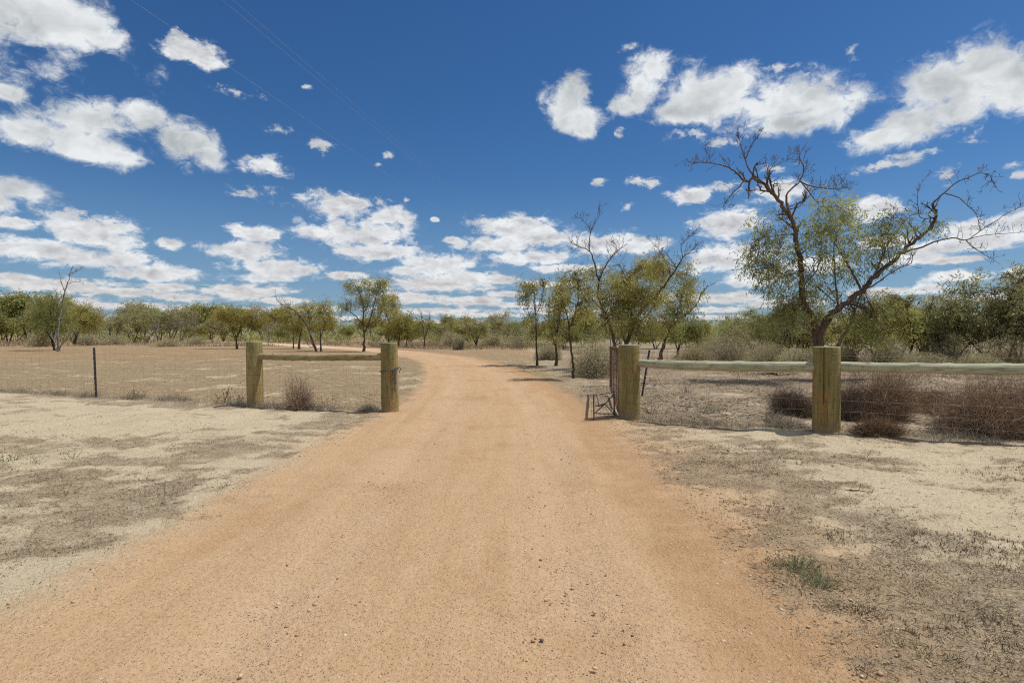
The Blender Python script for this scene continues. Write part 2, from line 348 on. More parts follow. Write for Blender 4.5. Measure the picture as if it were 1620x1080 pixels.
    hsum = t.m('ADD', t.m('MULTIPLY', n3, .5), t.m('ADD', t.m('MULTIPLY', n4, .22), t.m('MULTIPLY', st, .25)))
    hsum = t.m('ADD', hsum, t.m('MULTIPLY', n2, .9))
    b = t.n('ShaderNodeBump', {'Strength': .85, 'Distance': .028, 'Height': hsum}).outputs[0]
    return c, b
M_ground = material('earth', ground_mat, .95, .1)
tag(mesh_np('ground', np.stack([X, Y, H - .05 * sstep(rd, .1, .5)], -1), [GF], M_ground, smooth=True, attrs={'road': rd, 'lat': lat, 'litter': lit, 'paddock': pad, 'scrub': bush}), kind='structure')
# the road, a sheet of its own whose buried edges meet the ground
seg = np.linalg.norm(np.diff(ROADC, axis=0), axis=1); s0 = np.concatenate([[0], np.cumsum(seg)])
sv = np.concatenate([np.arange(0, 24, .06), 24 * 1.006 ** np.arange(0, 330)]); sv = sv[sv < s0[-1] - .5]
cx = np.interp(sv, s0, ROADC[:, 0]); cy = np.interp(sv, s0, ROADC[:, 1])
dx = np.gradient(cx, sv); dy = np.gradient(cy, sv); ln = np.hypot(dx, dy); dx /= ln; dy /= ln
ov = np.linspace(-2.1, 2.1, 71)
RX = (cx[:, None] + dy[:, None] * ov).ravel(); RY = (cy[:, None] - dx[:, None] * ov).ravel()
rr, rl = road_coords(RX, RY); o2 = np.tile(ov, len(sv))
rh = hgt(RX, RY, rr) + .006 - .06 * sstep(np.abs(o2), 1.75, 2.1) - .020 * np.exp(-((np.abs(o2 + .06 * np.sin(RY * .9)) - .78) / .20) ** 2) + .008 * np.exp(-((np.abs(o2) - 1.15) / .12) ** 2) - (.02 * sstep(RY, 40, 60))* 0
i = (np.arange(len(sv) - 1)[:, None] * len(ov) + np.arange(len(ov) - 1)[None]).ravel()
RF = np.stack([i, i + 1, i + 1 + len(ov), i + len(ov)], -1)
tag(mesh_np('dirt_road', np.stack([RX, RY, rh], -1), [RF], M_ground, smooth=True, attrs={'road': rr, 'lat': rl, 'litter': litter_mask(RX, RY, rr), 'paddock': sstep(RY - fence_y(RX), -.25, .35) * (1 - sstep(RX, .8, 2.4)), 'scrub': RX * 0}), kind='structure')

# ------------------------------------------------------------------ timber, steel and wire
def z0(x, y): return float(hgt(np.array([float(x)]), np.array([float(y)]))[0])
def post_mat(t):
    tc = t.n('ShaderNodeTexCoord').outputs['Object']; rnd = t.n('ShaderNodeObjectInfo').outputs['Random']
    v = t.vm('ADD', tc, t.n('ShaderNodeCombineXYZ', {0: t.m('MULTIPLY', rnd, 37.0), 1: t.m('MULTIPLY', rnd, 19.0)}).outputs[0])
    vs = t.vm('MULTIPLY', v, (1, 1, .07)); g = t.noise(vs, 38.0, 6, .65); g2 = t.noise(vs, 7.0, 4, .6); blot = t.noise(t.vm('MULTIPLY', v, (1, 1, .5)), 5.0, 5, .6)
    fine = t.noise(t.vm('MULTIPLY', v, (1, 1, .04)), 140.0, 3, .6)
    z = t.n('ShaderNodeSeparateXYZ', {0: tc}).outputs[2]
    c = t.mix(t.step(g2, .38, .62), (.215, .178, .060), (.36, .262, .112))
    c = t.mix(t.m('MULTIPLY', t.step(t.m('ADD', z, t.m('MULTIPLY', t.m('SUBTRACT', blot, .5), 1.6)), .80, 1.25), .7), c, (.16, .18, .072))
    c = t.mix(t.m('MULTIPLY', t.step(blot, .50, .64), t.m('MULTIPLY_ADD', rnd, .6, .30)), c, (.34, .17, .055))
    c = t.mix(t.step(g, .50, .74, 0, .5), c, (.14, .105, .048)); ck = t.noise(t.vm('MULTIPLY', v, (1, 1, .05)), 22.0, 2, .5); c = t.mix(t.step(t.m('ABSOLUTE', t.m('SUBTRACT', ck, .5)), .002, .010, .6, 0), c, (.035, .026, .015)); c = t.mix(t.m('MULTIPLY', t.step(t.noise(v, 11.0, 5, .7), .55, .72), .55), c, (.10, .075, .04)); c = t.mix(t.step(g, .30, .44, .5, 0), c, (.38, .33, .18))
    c = t.mix(t.step(z, .02, .16, .65, 0), c, (.36, .25, .14))
    nz = t.n('ShaderNodeSeparateXYZ', {0: t.n('ShaderNodeNewGeometry').outputs['Normal']}).outputs[2]
    c = t.mix(t.step(nz, .6, .8), c, (.26, .33, .20))
    b = t.n('ShaderNodeBump', {'Strength': .6, 'Distance': .008, 'Height': t.m('ADD', t.m('ADD', g, t.m('MULTIPLY', fine, .6)), t.step(t.m('ABSOLUTE', t.m('SUBTRACT', ck, .5)), .0, .03))}).outputs[0]
    return c, b
M_post = material('treated_timber', post_mat, .8, .2)
def rail_mat(a, b_, knot):
    def f(t):
        tc = t.n('ShaderNodeTexCoord').outputs['Object']; vs = t.vm('MULTIPLY', tc, (.07, 1, 1)); g = t.noise(vs, 45.0, 6, .65); g2 = t.noise(t.vm('MULTIPLY', tc, (.3, 1, 1)), 6.0, 5, .6)
        v = t.n('ShaderNodeTexVoronoi', {'Vector': t.vm('MULTIPLY', tc, (1.2, 3.5, 3.5)), 'Scale': 2.3}).outputs['Distance']
        c = t.mix(t.step(g2, .36, .64), a, b_); c = t.mix(t.step(g, .48, .66, 0, .75), c, knot); c = t.mix(t.m('MULTIPLY', t.step(t.noise(tc, 9.0, 5, .7), .54, .7), .6), c, knot); c = t.mix(t.step(v, .05, .16, .85, 0), c, (.10, .06, .03))
        return c, t.n('ShaderNodeBump', {'Strength': .8, 'Distance': .01, 'Height': t.m('ADD', g, g2)}).outputs[0]
    return f
M_rail = material('pale_rail_timber', rail_mat((.50, .46, .32), (.37, .38, .25), (.20, .15, .085)), .75, .2)
M_rail2 = material('brown_rail_timber', rail_mat((.40, .31, .17), (.30, .24, .12), (.14, .10, .05)), .8, .2)
M_wire = material('galvanised_wire', lambda t: c4((.22, .21, .19)), .6, .3, metal=.4)
M_chain = material('dull_chain_steel', lambda t: t.mix(t.noise(t.n('ShaderNodeTexCoord').outputs['Object'], 30, 3), (.08, .08, .08), (.34, .32, .30)), .5, .5, metal=.6)
M_dark = material('dark_steel', lambda t: t.mix(t.noise(t.n('ShaderNodeTexCoord').outputs['Object'], 25, 4), (.012, .012, .013), (.04, .036, .032)), .6, .4)
M_rust = material('rusty_steel', lambda t: t.mix(t.step(t.noise(t.n('ShaderNodeTexCoord').outputs['Object'], 22, 5, .65), .38, .62), (.075, .032, .022), (.19, .085, .05)), .85, .2)
M_greysteel = material('weathered_grey_steel', lambda t: t.mix(t.noise(t.n('ShaderNodeTexCoord').outputs['Object'], 30, 4), (.05, .05, .045), (.14, .125, .11)), .7, .4)
M_white = material('painted_white_dot', lambda t: c4((.75, .75, .72)), .6, .3)

def make_post(x, y, h, r, seed, crack=None, lean=(0, 0)):
    n, m = 96, 26; th = np.arange(n) * 2 * np.pi / n; V = []
    zs = np.concatenate([np.linspace(-.15, h - .012, m - 2), [h - .004, h]])
    for k, z in enumerate(zs):
        rad = r * (1 + .035 * (1 - z / h)) * (1 + .035 * (fbm(np.cos(th) * 1.3 + seed, np.sin(th) * 1.3 + z * .5, 3, seed) - .5) * 2)
        if k == m - 2: rad = rad - .003
        if k == m - 1: rad = rad - .012
        if crack is not None:
            d = np.abs((th - crack + np.pi) % (2 * np.pi) - np.pi)
            rad = rad - .05 * (d < .04) * sstep(z, .35, .45)
        V.append(np.stack([rad * np.cos(th) + lean[0] * z, rad * np.sin(th) + lean[1] * z, np.full(n, z)], -1))
    V = np.concatenate(V + [np.array([[lean[0] * h, lean[1] * h, h]])])
    i = np.arange(m - 1)[:, None] * n; j = np.arange(n)[None]; q = np.stack([i + j, i + (j + 1) % n, i + n + (j + 1) % n, i + n + j], -1).reshape(-1, 4)
    j = np.arange(n); top = np.stack([(m - 1) * n + j, (m - 1) * n + (j + 1) % n, np.full(n, m * n)], -1)
    z = z0(x, y)
    o = mesh_np('timber_post', V, [q, top], M_post, smooth=False, loc=(x, y, z))
    o.data.polygons.foreach_set('use_smooth', np.concatenate([np.ones(len(q), bool), np.zeros(n, bool)]))
    for k, zt in enumerate((.12, .27, .43, .62, .80, .985, 1.10)):
        if zt > h - .05: continue
        b = Buf(); a = np.linspace(0, 2 * np.pi, 33)
        rr_ = r * (1 + .035 * (1 - zt / h)) * 1.035 + .001
        pts = np.stack([rr_ * np.cos(a) + lean[0] * zt, rr_ * np.sin(a) + lean[1] * zt, zt + .008 * np.sin(a + k)], -1)
        add_tube(b, pts, .0012, 4, cap=False); b.build('tie_wire', M_wire, o)
    return o
PL1, PL2, PR1, PR2, PR3 = [FENCE[i] for i in (1, 2, 3, 4, 5)]
GP = 'round timber gate posts'
tag(make_post(*PL1, 1.275, .148, 3, lean=(-.012, 0)), 'left hand strainer post, green stained timber at the outer end of the short brown rail', 'fence post', GP)
tag(make_post(*PL2, 1.235, .148, 8, lean=(-.012, 0)), 'brown mottled timber gate post with a steel chain wrapped round it', 'fence post', GP)
tag(make_post(*PR1, 1.20, .172, 14, lean=(-.012, 0)), 'thick green timber gate post beside the open rusty gate', 'fence post', GP)
tag(make_post(*PR2, 1.19, .168, 21, crack=R(-131.25)), 'thick timber post with a long vertical crack, below the big half-bare tree', 'fence post', GP)

tag(make_post(*PR3, 1.19, .165, 30), 'timber post outside the view at the end of the last pale rail', 'fence post', GP)

def make_rail(a, b, za, zb, r0, r1, mat, name='timber_rail'):
    a = np.array([*a, z0(*a) + za]); b = np.array([*b, z0(*b) + zb]); L = np.linalg.norm(b - a); n = 110; s = np.linspace(0, 1, n)
    pts = np.stack([s * L, .008 * np.sin(s * 5 + za * 9), .008 * np.sin(s * 3.3 + 1 + L) - .02 * 4 * s * (1 - s) * .4], -1)
    rad = (r0 + (r1 - r0) * s) * (1 + .09 * (fbm(s * L * 1.6, s * 0, 4, int(L * 100)) - .5) * 2)
    for q in (.13, .3, .42, .61, .74, .86): rad += random.uniform(.003, .011) * np.exp(-((s - q) * L / random.uniform(.03, .07)) ** 2)
    bf = Buf(); V, Fq = tube(pts, rad, 28); cen = np.repeat(pts, 28, 0); aa = np.tile(np.arange(28), n) * 2 * np.pi / 28; V = cen + (V - cen) * (1 + .14 * (fbm(np.cos(aa) * 1.5 + 9 * L, np.sin(aa) * 1.5 + np.repeat(s, 28) * L * 2.5, 4, 5) - .5))[:, None]; bf.add(V, Fq)
    for base in (0, len(V) - 28): j = np.arange(28); bf.add(np.vstack([V[base:base + 28], V[base:base + 28].mean(0)]), np.stack([j, (j + 1) % 28, np.full(28, 28)], -1))
    o = bf.build(name, mat, smooth=True)
    d = Vector(b - a); o.location = a; o.rotation_euler = d.to_track_quat('X', 'Z').to_euler(); return o
def toward(a, b, d):
    a = np.array(a); b = np.array(b); return a + (b - a) / np.linalg.norm(b - a) * d
RG = 'horizontal timber fence rails'
tag(make_rail(toward(PL1, PL2, .10), toward(PL2, PL1, .12), .985, .975, .058, .066, M_rail2), 'short brown timber rail between the two posts left of the road', 'fence rail', RG)
tag(make_rail(toward(PR1, PR2, .12), toward(PR2, PR1, .12), .925, .915, .066, .072, M_rail), 'pale greenish timber rail from the gate post to the cracked post', 'fence rail', RG)
tag(make_rail(toward(PR2, PR3, .12), toward(PR3, PR2, -.1), .925, .925, .066, .074, M_rail), 'pale timber rail running from the cracked post out past the large brown bush', 'fence rail', RG)

def picket(x, y, h, lean, label):                # Y section steel picket with wire holes
    n = 3; prof = []
    for k in range(3):
        a = k * 2 * math.pi / 3 + .5; ca, sa = math.cos(a), math.sin(a)
        prof += [(.026 * ca - .0035 * sa, .026 * sa + .0035 * ca)[::1], (.026 * ca + .0035 * sa, .026 * sa - .0035 * ca)]
        a2 = a + math.pi / 3; prof.insert(0, prof.pop(0)); prof += [(.006 * math.cos(a2), .006 * math.sin(a2))]
    prof = sorted(prof, key=lambda p: math.atan2(p[1], p[0])); m = len(prof); V = []
    for z in (-.2, h - .01, h): V += [(px + lean[0] * z, py + lean[1] * z, z) for px, py in prof]
    F = [[i * m + j, i * m + (j + 1) % m, (i + 1) * m + (j + 1) % m, (i + 1) * m + j] for i in range(2) for j in range(m)]
    V.append((lean[0] * h, lean[1] * h, h)); T = [[2 * m + j, 2 * m + (j + 1) % m, 3 * m] for j in range(m)]
    o = mesh_np('steel_picket', V, [F, T], M_dark, loc=(x, y, z0(x, y)))
    for k in range(9):
        z = .15 + k * (h - .22) / 8; p = np.array([lean[0] * z, lean[1] * z - .03, z]); a = np.linspace(0, 2 * np.pi, 9)[:-1]; b = Buf()
        ring = np.stack([np.cos(a), 0 * a, np.sin(a)], -1)
        b.add(np.vstack([p - (0, .002, 0), p + .007 * ring, p + .007 * ring + (0, .004, 0)]), [[0, 1 + j, 1 + (j + 1) % 8] for j in range(8)]); b.add(np.vstack([p + .007 * ring, p + .007 * ring + (0, .004, 0)]), [[j, (j + 1) % 8, 8 + (j + 1) % 8, 8 + j] for j in range(8)])
        b.build('wire_hole', M_white, o)
    return tag(o, label, 'fence post', 'dark steel pickets')
picket(-9.3, 12.7, 1.12, (-.035, .0), 'slim black steel picket standing in the wire fence across the paddock')
picket(3.0, 13.1, 1.06, (.16, .0), 'leaning black steel picket behind the thick green gate post')

def netting(pts, zs, step, label, extra=(), sag=.01):
    b = Buf(); pts = [np.array(p, float) for p in pts]
    for z in zs:
        ln_ = []
        for a, c in zip(pts[:-1], pts[1:]):
            for s in np.linspace(0, 1, 13)[:-1]:
                q = a + (c - a) * s; ln_.append((q[0], q[1], z0(*q) * 0 + z - sag * math.sin(math.pi * s) + .006 * math.sin(9 * s + z * 20)))
        ln_.append((*pts[-1], z)); add_tube(b, ln_, .0014, 3, cap=False)
    for a, c in zip(pts[:-1], pts[1:]):
        L = np.linalg.norm(c - a)
        for s in np.arange(step, L, step) / L:
            q = a + (c - a) * s; k = np.linspace(zs[0], max(z for z in zs if z < 1.0), 5)
            add_tube(b, np.stack([q[0] + .012 * np.sin(k * 7 + s * 40), q[1] + 0 * k, k], -1), .0012, 3, cap=False)
    base = np.array([*pts[0], 0.0])
    b.V = [v - base.astype(np.float32) for v in b.V]
    o = b.build('wire_fence', M_wire, loc=tuple(base))
    for (p, q) in extra:
        bb = Buf(); add_tube(bb, np.array([p, q]) - base, .0022, 4); bb.build('brace_wire', M_wire, o)
    return tag(o, label, 'wire fence', 'wire netting between the fence posts')
ZS = (.06, .18, .32, .48, .66, .84, .96)
netting([(-17.0, 15.45), (-9.3, 12.7), PL1], ZS, .3, 'thin wire netting running left from the green post past the black picket')
netting([PL1, PL2], ZS[:-1], .3, 'wire netting with a diagonal brace wire below the short brown rail',
        [((PL1[0] + .1, PL1[1] - .12, .96), (PL2[0] - .1, PL2[1] - .12, .16))])
netting([PR1, PR2], ZS[:-1] + (1.10,), .3, 'wire netting hung between the gate post and the cracked post')
netting([PR2, PR3], ZS[:-1] + (1.10,), .3, 'wire netting in front of the large brown bush')

# chain wrapped round the post left of the road, its tail hanging down
def link(b, c, d, nrm, L=.038, wd=.023, r=.0052):
    d = unit(np.array(d)); nrm = np.array(nrm); nrm = unit(nrm - d * (nrm @ d)); a = np.linspace(0, 2 * np.pi, 13)
    pts = np.array(c)[None] + np.sign(np.cos(a))[:, None] * d * (L - wd) / 2 + (np.cos(a)[:, None] * d + np.sin(a)[:, None] * nrm) * wd / 2
    add_tube(b, pts, r, 5, cap=False)
zc = z0(*PL2); ch = empty('post_chain', (*PL2, zc))
b = Buf(); rc_ = .164
N_ = int(2 * math.pi * rc_ / .029)
for i in range(N_):
    a = 2 * math.pi * i / N_; p = (rc_ * math.cos(a) - .009, rc_ * math.sin(a), .755 + .035 * math.cos(a))
    link(b, p, (-math.sin(a), math.cos(a), 0), (math.cos(a), math.sin(a), 0) if i % 2 else (0, 0, 1))
b.build('chain_loop', M_chain, ch)
b = Buf(); p0 = np.array([.115, -.125, .77])
for j, (ox, n_) in enumerate(((0, 15), (.016, 13), (-.018, 9))):
    for i in range(n_): link(b, p0 + (ox + .004 * math.sin(i), -.006 * j - .01, -.029 * i), (0, 0, 1), (1, 0, 0) if (i + j) % 2 else (0, 1, 0))
b.build('chain_tail', M_chain, ch)
b = Buf(); add_tube(b, smooth_line([(.15, -.08, .79), (.195, -.07, .80), (.205, -.07, .76), (.18, -.07, .72), (.20, -.07, .70)]), .009, 6); b.build('hook', M_chain, ch)
tag(ch, 'grey steel chain wrapped round the brown gate post with its tail hanging down', 'chain')

# rusty gate folded open beside the right gate post
N2, F2 = np.array([1.77, 9.42]), np.array([2.27, 13.1]); GL = np.linalg.norm(F2 - N2)
gt = empty('farm_gate', (*N2, z0(*N2))); gd = (F2 - N2) / GL
def gp(s, z): return (gd[0] * s, gd[1] * s, z)
b = Buf()
add_tube(b, smooth_line([gp(.0, .08), gp(0, .6), gp(0, 1.06), gp(.05, 1.10), gp(1.8, 1.08), gp(GL - .05, 1.05), gp(GL, 1.0), gp(GL, .6), gp(GL, .16), gp(GL - .05, .12), gp(1.8, .1), gp(0, .07)], 4), .023, 8); b.build('gate_frame', M_rust, gt)
for s in (.9, 1.85, 2.8):
    b = Buf(); add_tube(b, [gp(s, .1), gp(s, 1.07)], .014, 6); b.build('upright_bar', M_rust, gt)
b = Buf()
for z in (.22, .34, .47, .61, .76, .92): add_tube(b, [gp(0, z), gp(GL, z)], .0025, 4, cap=False)
for s in np.arange(.15, GL, .3): add_tube(b, [gp(s, .1), gp(s, 1.07)], .0018, 4, cap=False)
b.build('gate_mesh', M_wire, gt)
for z in (.25, .95):
    b = Buf(); add_tube(b, [(-.0, 0, z), (.06, -.03, z), (.10, -.05, z)], .016, 6); b.build('hinge', M_rust, gt)
tag(gt, 'rusty red steel mesh gate swung open beside the thick green post', 'gate')

a_, c_ = np.array([1.31, 9.06]), np.array([1.70, 9.42]); fr = empty('crossed_steel_brace', (*a_, z0(*a_))); e_ = c_ - a_
for q, hh in ((0, .43), (1, .44)):
    b = Buf(); add_tube(b, [(e_[0] * q, e_[1] * q, -.1), (e_[0] * q - .01, e_[1] * q, hh)], .013, 6); b.build('upright', M_greysteel, fr)
for (q0, z0_, q1, z1_, r_) in ((0, .42, 1, .43, .006), (0, .12, 1, .40, .009), (.02, .13, .98, .06, .008), (.5, .26, .98, .06, .008), (.08, .24, .5, .25, .014), (.1, .41, .2, .25, .006)):
    b = Buf(); add_tube(b, [(e_[0] * q0, e_[1] * q0, z0_), (e_[0] * (q0 + q1) / 2 + .01, e_[1] * (q0 + q1) / 2, (z0_ + z1_) / 2 - .01), (e_[0] * q1, e_[1] * q1, z1_)], r_, 6); b.build('brace', M_greysteel, fr)
tag(fr, 'small grey steel frame with crossed braces standing at the road edge by the gate', 'metal frame')

# power lines far overhead
M_cable = material('aluminium_cable', lambda t: c4((.42, .43, .45)), .5, .4)
for (X0, Y0, Z0, lab) in ((-8.7, 12.95, 9.0, 'thin overhead cable, the single one crossing above the left clouds'), (-6.62, 12.95, 9.0, 'left cable of the close pair of overhead power lines'), (-6.38, 12.95, 9.0, 'right cable of the close pair of overhead power lines')):
    s = np.linspace(-50, 260, 40); b = Buf(); add_tube(b, np.stack([s * .1911, s, 0.00002 * s * s], -1), .0030, 4)
    tag(b.build('power_line', M_cable, loc=(X0, Y0, Z0)), lab, 'power line', 'overhead power lines')

# ------------------------------------------------------------------ trees
def bark(name, a, b_, stretch=.25, scale=24.0):
    def f(t):
        tc = t.n('ShaderNodeTexCoord').outputs['Object']; v = t.vm('MULTIPLY', tc, (1, 1, stretch)); g = t.noise(v, scale, 5, .65); g2 = t.noise(tc, 2.2, 4, .6)
        c = t.mix(t.step(g, .34, .66), a, b_); c = t.mix(t.step(g2, .5, .68, 0, .5), c, tuple(min(1, x * 1.5) for x in b_))
        return c, t.n('ShaderNodeBump', {'Strength': .9, 'Distance': .03, 'Height': g}).outputs[0]
    return material(name, f, .92, .1)
M_bark = bark('dark_bark', (.045, .034, .025), (.15, .108, .075))
M_barkred = bark('red_brown_bark', (.060, .042, .030), (.20, .140, .098))
M_barkgrey = bark('weathered_grey_wood', (.10, .085, .07), (.36, .325, .28))
M_olive = tinted('olive_leaves', (.16, .155, .042), (.55, .495, .15), .6, .3, .45, 1.1)
M_green = tinted('green_leaves', (.14, .152, .045), (.475, .475, .155), .6, .3, .45, 1.1)
M_grey = tinted('grey_green_leaves', (.15, .150, .065), (.50, .46, .20), .55, .4, .40, 1.1)
M_gold = tinted('gold_leaves', (.155, .138, .038), (.51, .435, .12), .6, .3, .45, 1.1)
M_pale = tinted('pale_shrub_leaves', (.26, .235, .13), (.60, .54, .32), .8, .2, .25, 1.4)

def nearest(limbs, p):
    best = (1e9, None)
    for L in limbs:
        d = np.linalg.norm(L - p, axis=1); k = int(d.argmin())
        if d[k] < best[0]: best = (d[k], L[k])
    return best[1]
def twigs(b, L, n, length, r, levels=2, up=.35, lo=.25):
    """bare crooked side twigs along a limb"""
    for _ in range(n):
        k = int(lo * len(L) + random.random() ** .8 * (len(L) - 1 - lo * len(L))); k = min(k, len(L) - 2)
        t = unit(L[k + 1] - L[k]); d = unit(t * .6 + unit(rng.normal(size=3)) * .85 + np.array([0, 0, up])); l = length * random.uniform(.4, 1.15)
        pts = [L[k]]; m = 5
        for i in range(m):
            d = unit(d + rng.normal(size=3) * .22 + np.array([0, 0, .04])); pts.append(pts[-1] + d * l / m)
        pts = np.array(pts); add_tube(b, pts, np.linspace(r, max(.0035, r * .35), m + 1), 4, cap=False)
        if levels > 1: twigs(b, pts, random.randint(1, 3), l * .55, max(.0035, r * .6), levels - 1, up, .3)
def crown(b, bt, limbs, blobs, leaf, twig_r=.010, droop=.55, clump=.20, twig_sides=4):
    la = leaf[0] * leaf[1] * .5
    for c, rad, tau, tint in blobs:
        c = np.array(c, float); rad = np.array(rad, float); n = int(tau * math.pi * rad[0] * rad[2] / (.5 * la)); m = max(7, int(13 + 9 * min(2.0, rad.mean())))
        cc = unit(rng.normal(size=(m, 3))) * (rng.random((m, 1)) ** .45); cc = c + cc * rad * .82
        wts = rng.random(m) ** 1.2 + .12; idx = rng.choice(m, n, p=wts / wts.sum())
        per = 9; ns = max(1, n // per)                                     # leaves sit in small hanging sprays
        si = rng.choice(m, ns, p=wts / wts.sum()); sp = cc[si] + np.clip(rng.normal(size=(ns, 3)), -1.6, 1.6) * rad.mean() * clump * np.array([1.05, 1.05, .75])
        out = unit(sp - c); sd = unit(out * .5 + rng.normal(size=(ns, 3)) * .5 + np.array([0, 0, -droop]))
        stint = np.clip(.5 * tint + .5 * tint * (rng.random(m)[si] * 1.3) + rng.normal(size=ns) * .07, 0, 1)
        j = np.repeat(np.arange(ns), per); s = rng.random(len(j)) * leaf[0] * 2.8
        pos = sp[j] + sd[j] * s[:, None] + rng.normal(size=(len(j), 3)) * leaf[0] * .35
        d = unit(sd[j] + rng.normal(size=(len(j), 3)) * .75 + np.array([0, 0, -droop]))
        leaves(b, pos, d, leaf[0] * rng.uniform(.65, 1.25, len(j)), leaf[1] * rng.uniform(.7, 1.2, len(j)), np.clip(stint[j] + rng.normal(size=len(j)) * .10, 0, 1))
        for q in cc:
            p = nearest(limbs, q); l = np.linalg.norm(q - p)
            if l < .05: continue
            mid = p + (q - p) * .5 + rng.normal(size=3) * l * .12 + np.array([0, 0, .08 * l]); e = q + rng.normal(size=3) * .1 * rad
            rr_ = max(twig_r * .6, min(twig_r * 2.4, twig_r * l * 1.2)); add_tube(bt, smooth_line([p, mid, e], 3), np.linspace(rr_, twig_r * .4, 7), twig_sides, cap=False)
            for _ in range(3):
                f = q + unit(rng.normal(size=3)) * rad * clump * .9; add_tube(bt, smooth_line([mid, (mid + f) / 2 + rng.normal(size=3) * l * .06, f], 3), np.linspace(twig_r * .7, twig_r * .25, 7), 3, cap=False)
TREES = []
def finish_tree(name, loc, bt, bl, barkm, leafm, label, cat='tree', group=None):
    root = empty(name, loc); bt.build('trunk', barkm, root, smooth=True)
    if bl is not None and bl.n: bl.build('crown', leafm, root)
    return tag(root, label, cat, group)

def traced_tree(base, Y0, limbs, blobs, barkm, leafm, leaf, label, twig=None, depth=.8, seed=1, name='tree', group=None, twig_r=.010, droop=.55, clump=.20, thin=1.0):
    """limbs: (pixels, radius px at both ends, depth drift m, bare twigs n, twig length); blobs: (u, v, ru, rv, density, tint)"""
    global rng
    rng = np.random.default_rng(seed); random.seed(seed); k = Y0 / F
    bx, by = (base[0] - CX) * k, Y0; root = np.array([bx, by, z0(bx, by)]); bt, bl = Buf(), Buf(); done = []; raw = []
    for px, r0, r1, dy, nt, tl in limbs:
        px = np.array(px, float); off = 0.0
        if raw:
            d = np.concatenate([np.hypot(q[:, 0] - px[0, 0], q[:, 1] - px[0, 1]) for q in raw]); off = np.concatenate([q[:, 2] for q in raw])[d.argmin()] if d.min() < 14 else rng.normal() * .3
        s = np.linspace(0, 1, len(px)); o = off + dy * s ** 1.3 + np.concatenate([[0], np.cumsum(rng.normal(size=len(px) - 1))]) * depth * .10
        pts = np.array([P(u, v, Y0) for u, v in px]) + np.stack([o * (px[:, 0] - CX) / F, o, o * (HZ - px[:, 1]) / F], -1) - root
        L = smooth_line(pts, 5); L[1:-1] += rng.normal(size=(len(L) - 2, 3)) * k * r0 * .10
        w_ = np.linspace(0, 1, len(L)); rad = (.50 if thin == 1 else .44) * k * (r0 + (r1 - r0) * w_ ** .8); rad[rad < .004] = .004
        if len(raw) == 0: rad = rad * (1 + .7 * np.exp(-np.arange(len(L)) / 2.0))
        add_tube(bt, L, rad, 10 if r0 * k > .05 else 6); done.append(L); so = np.interp(np.linspace(0, 1, 40), s, o)
        raw.append(np.stack([np.interp(np.linspace(0, 1, 40), s, px[:, 0]), np.interp(np.linspace(0, 1, 40), s, px[:, 1]), so], -1))
        if nt: twigs(bt, L, int(nt * 1.8), tl, max(.0045, k * r1 * .42), 3, .5)
    B = []
    for u, v, ru, rv, tau, tint in blobs:
        d = np.concatenate([np.hypot(q[:, 0] - u, q[:, 1] - v) for q in raw]); o = np.concatenate([q[:, 2] for q in raw])[d.argmin()] + rng.normal() * depth * .35
        c = P(u, v, Y0) + np.array([o * (u - CX) / F, o, o * (HZ - v) / F]) - root; B.append((c, (ru * k * 1.08, (ru + rv) * .5 * k * 1.05, rv * k * 1.08), tau * 1.28 * thin, tint))
    crown(bl, bt, done, B, leaf, twig_r, droop, clump)
    TREES.append((base[0], label)); return finish_tree(name, tuple(root), bt, bl, barkm, leafm, label, 'tree', group)

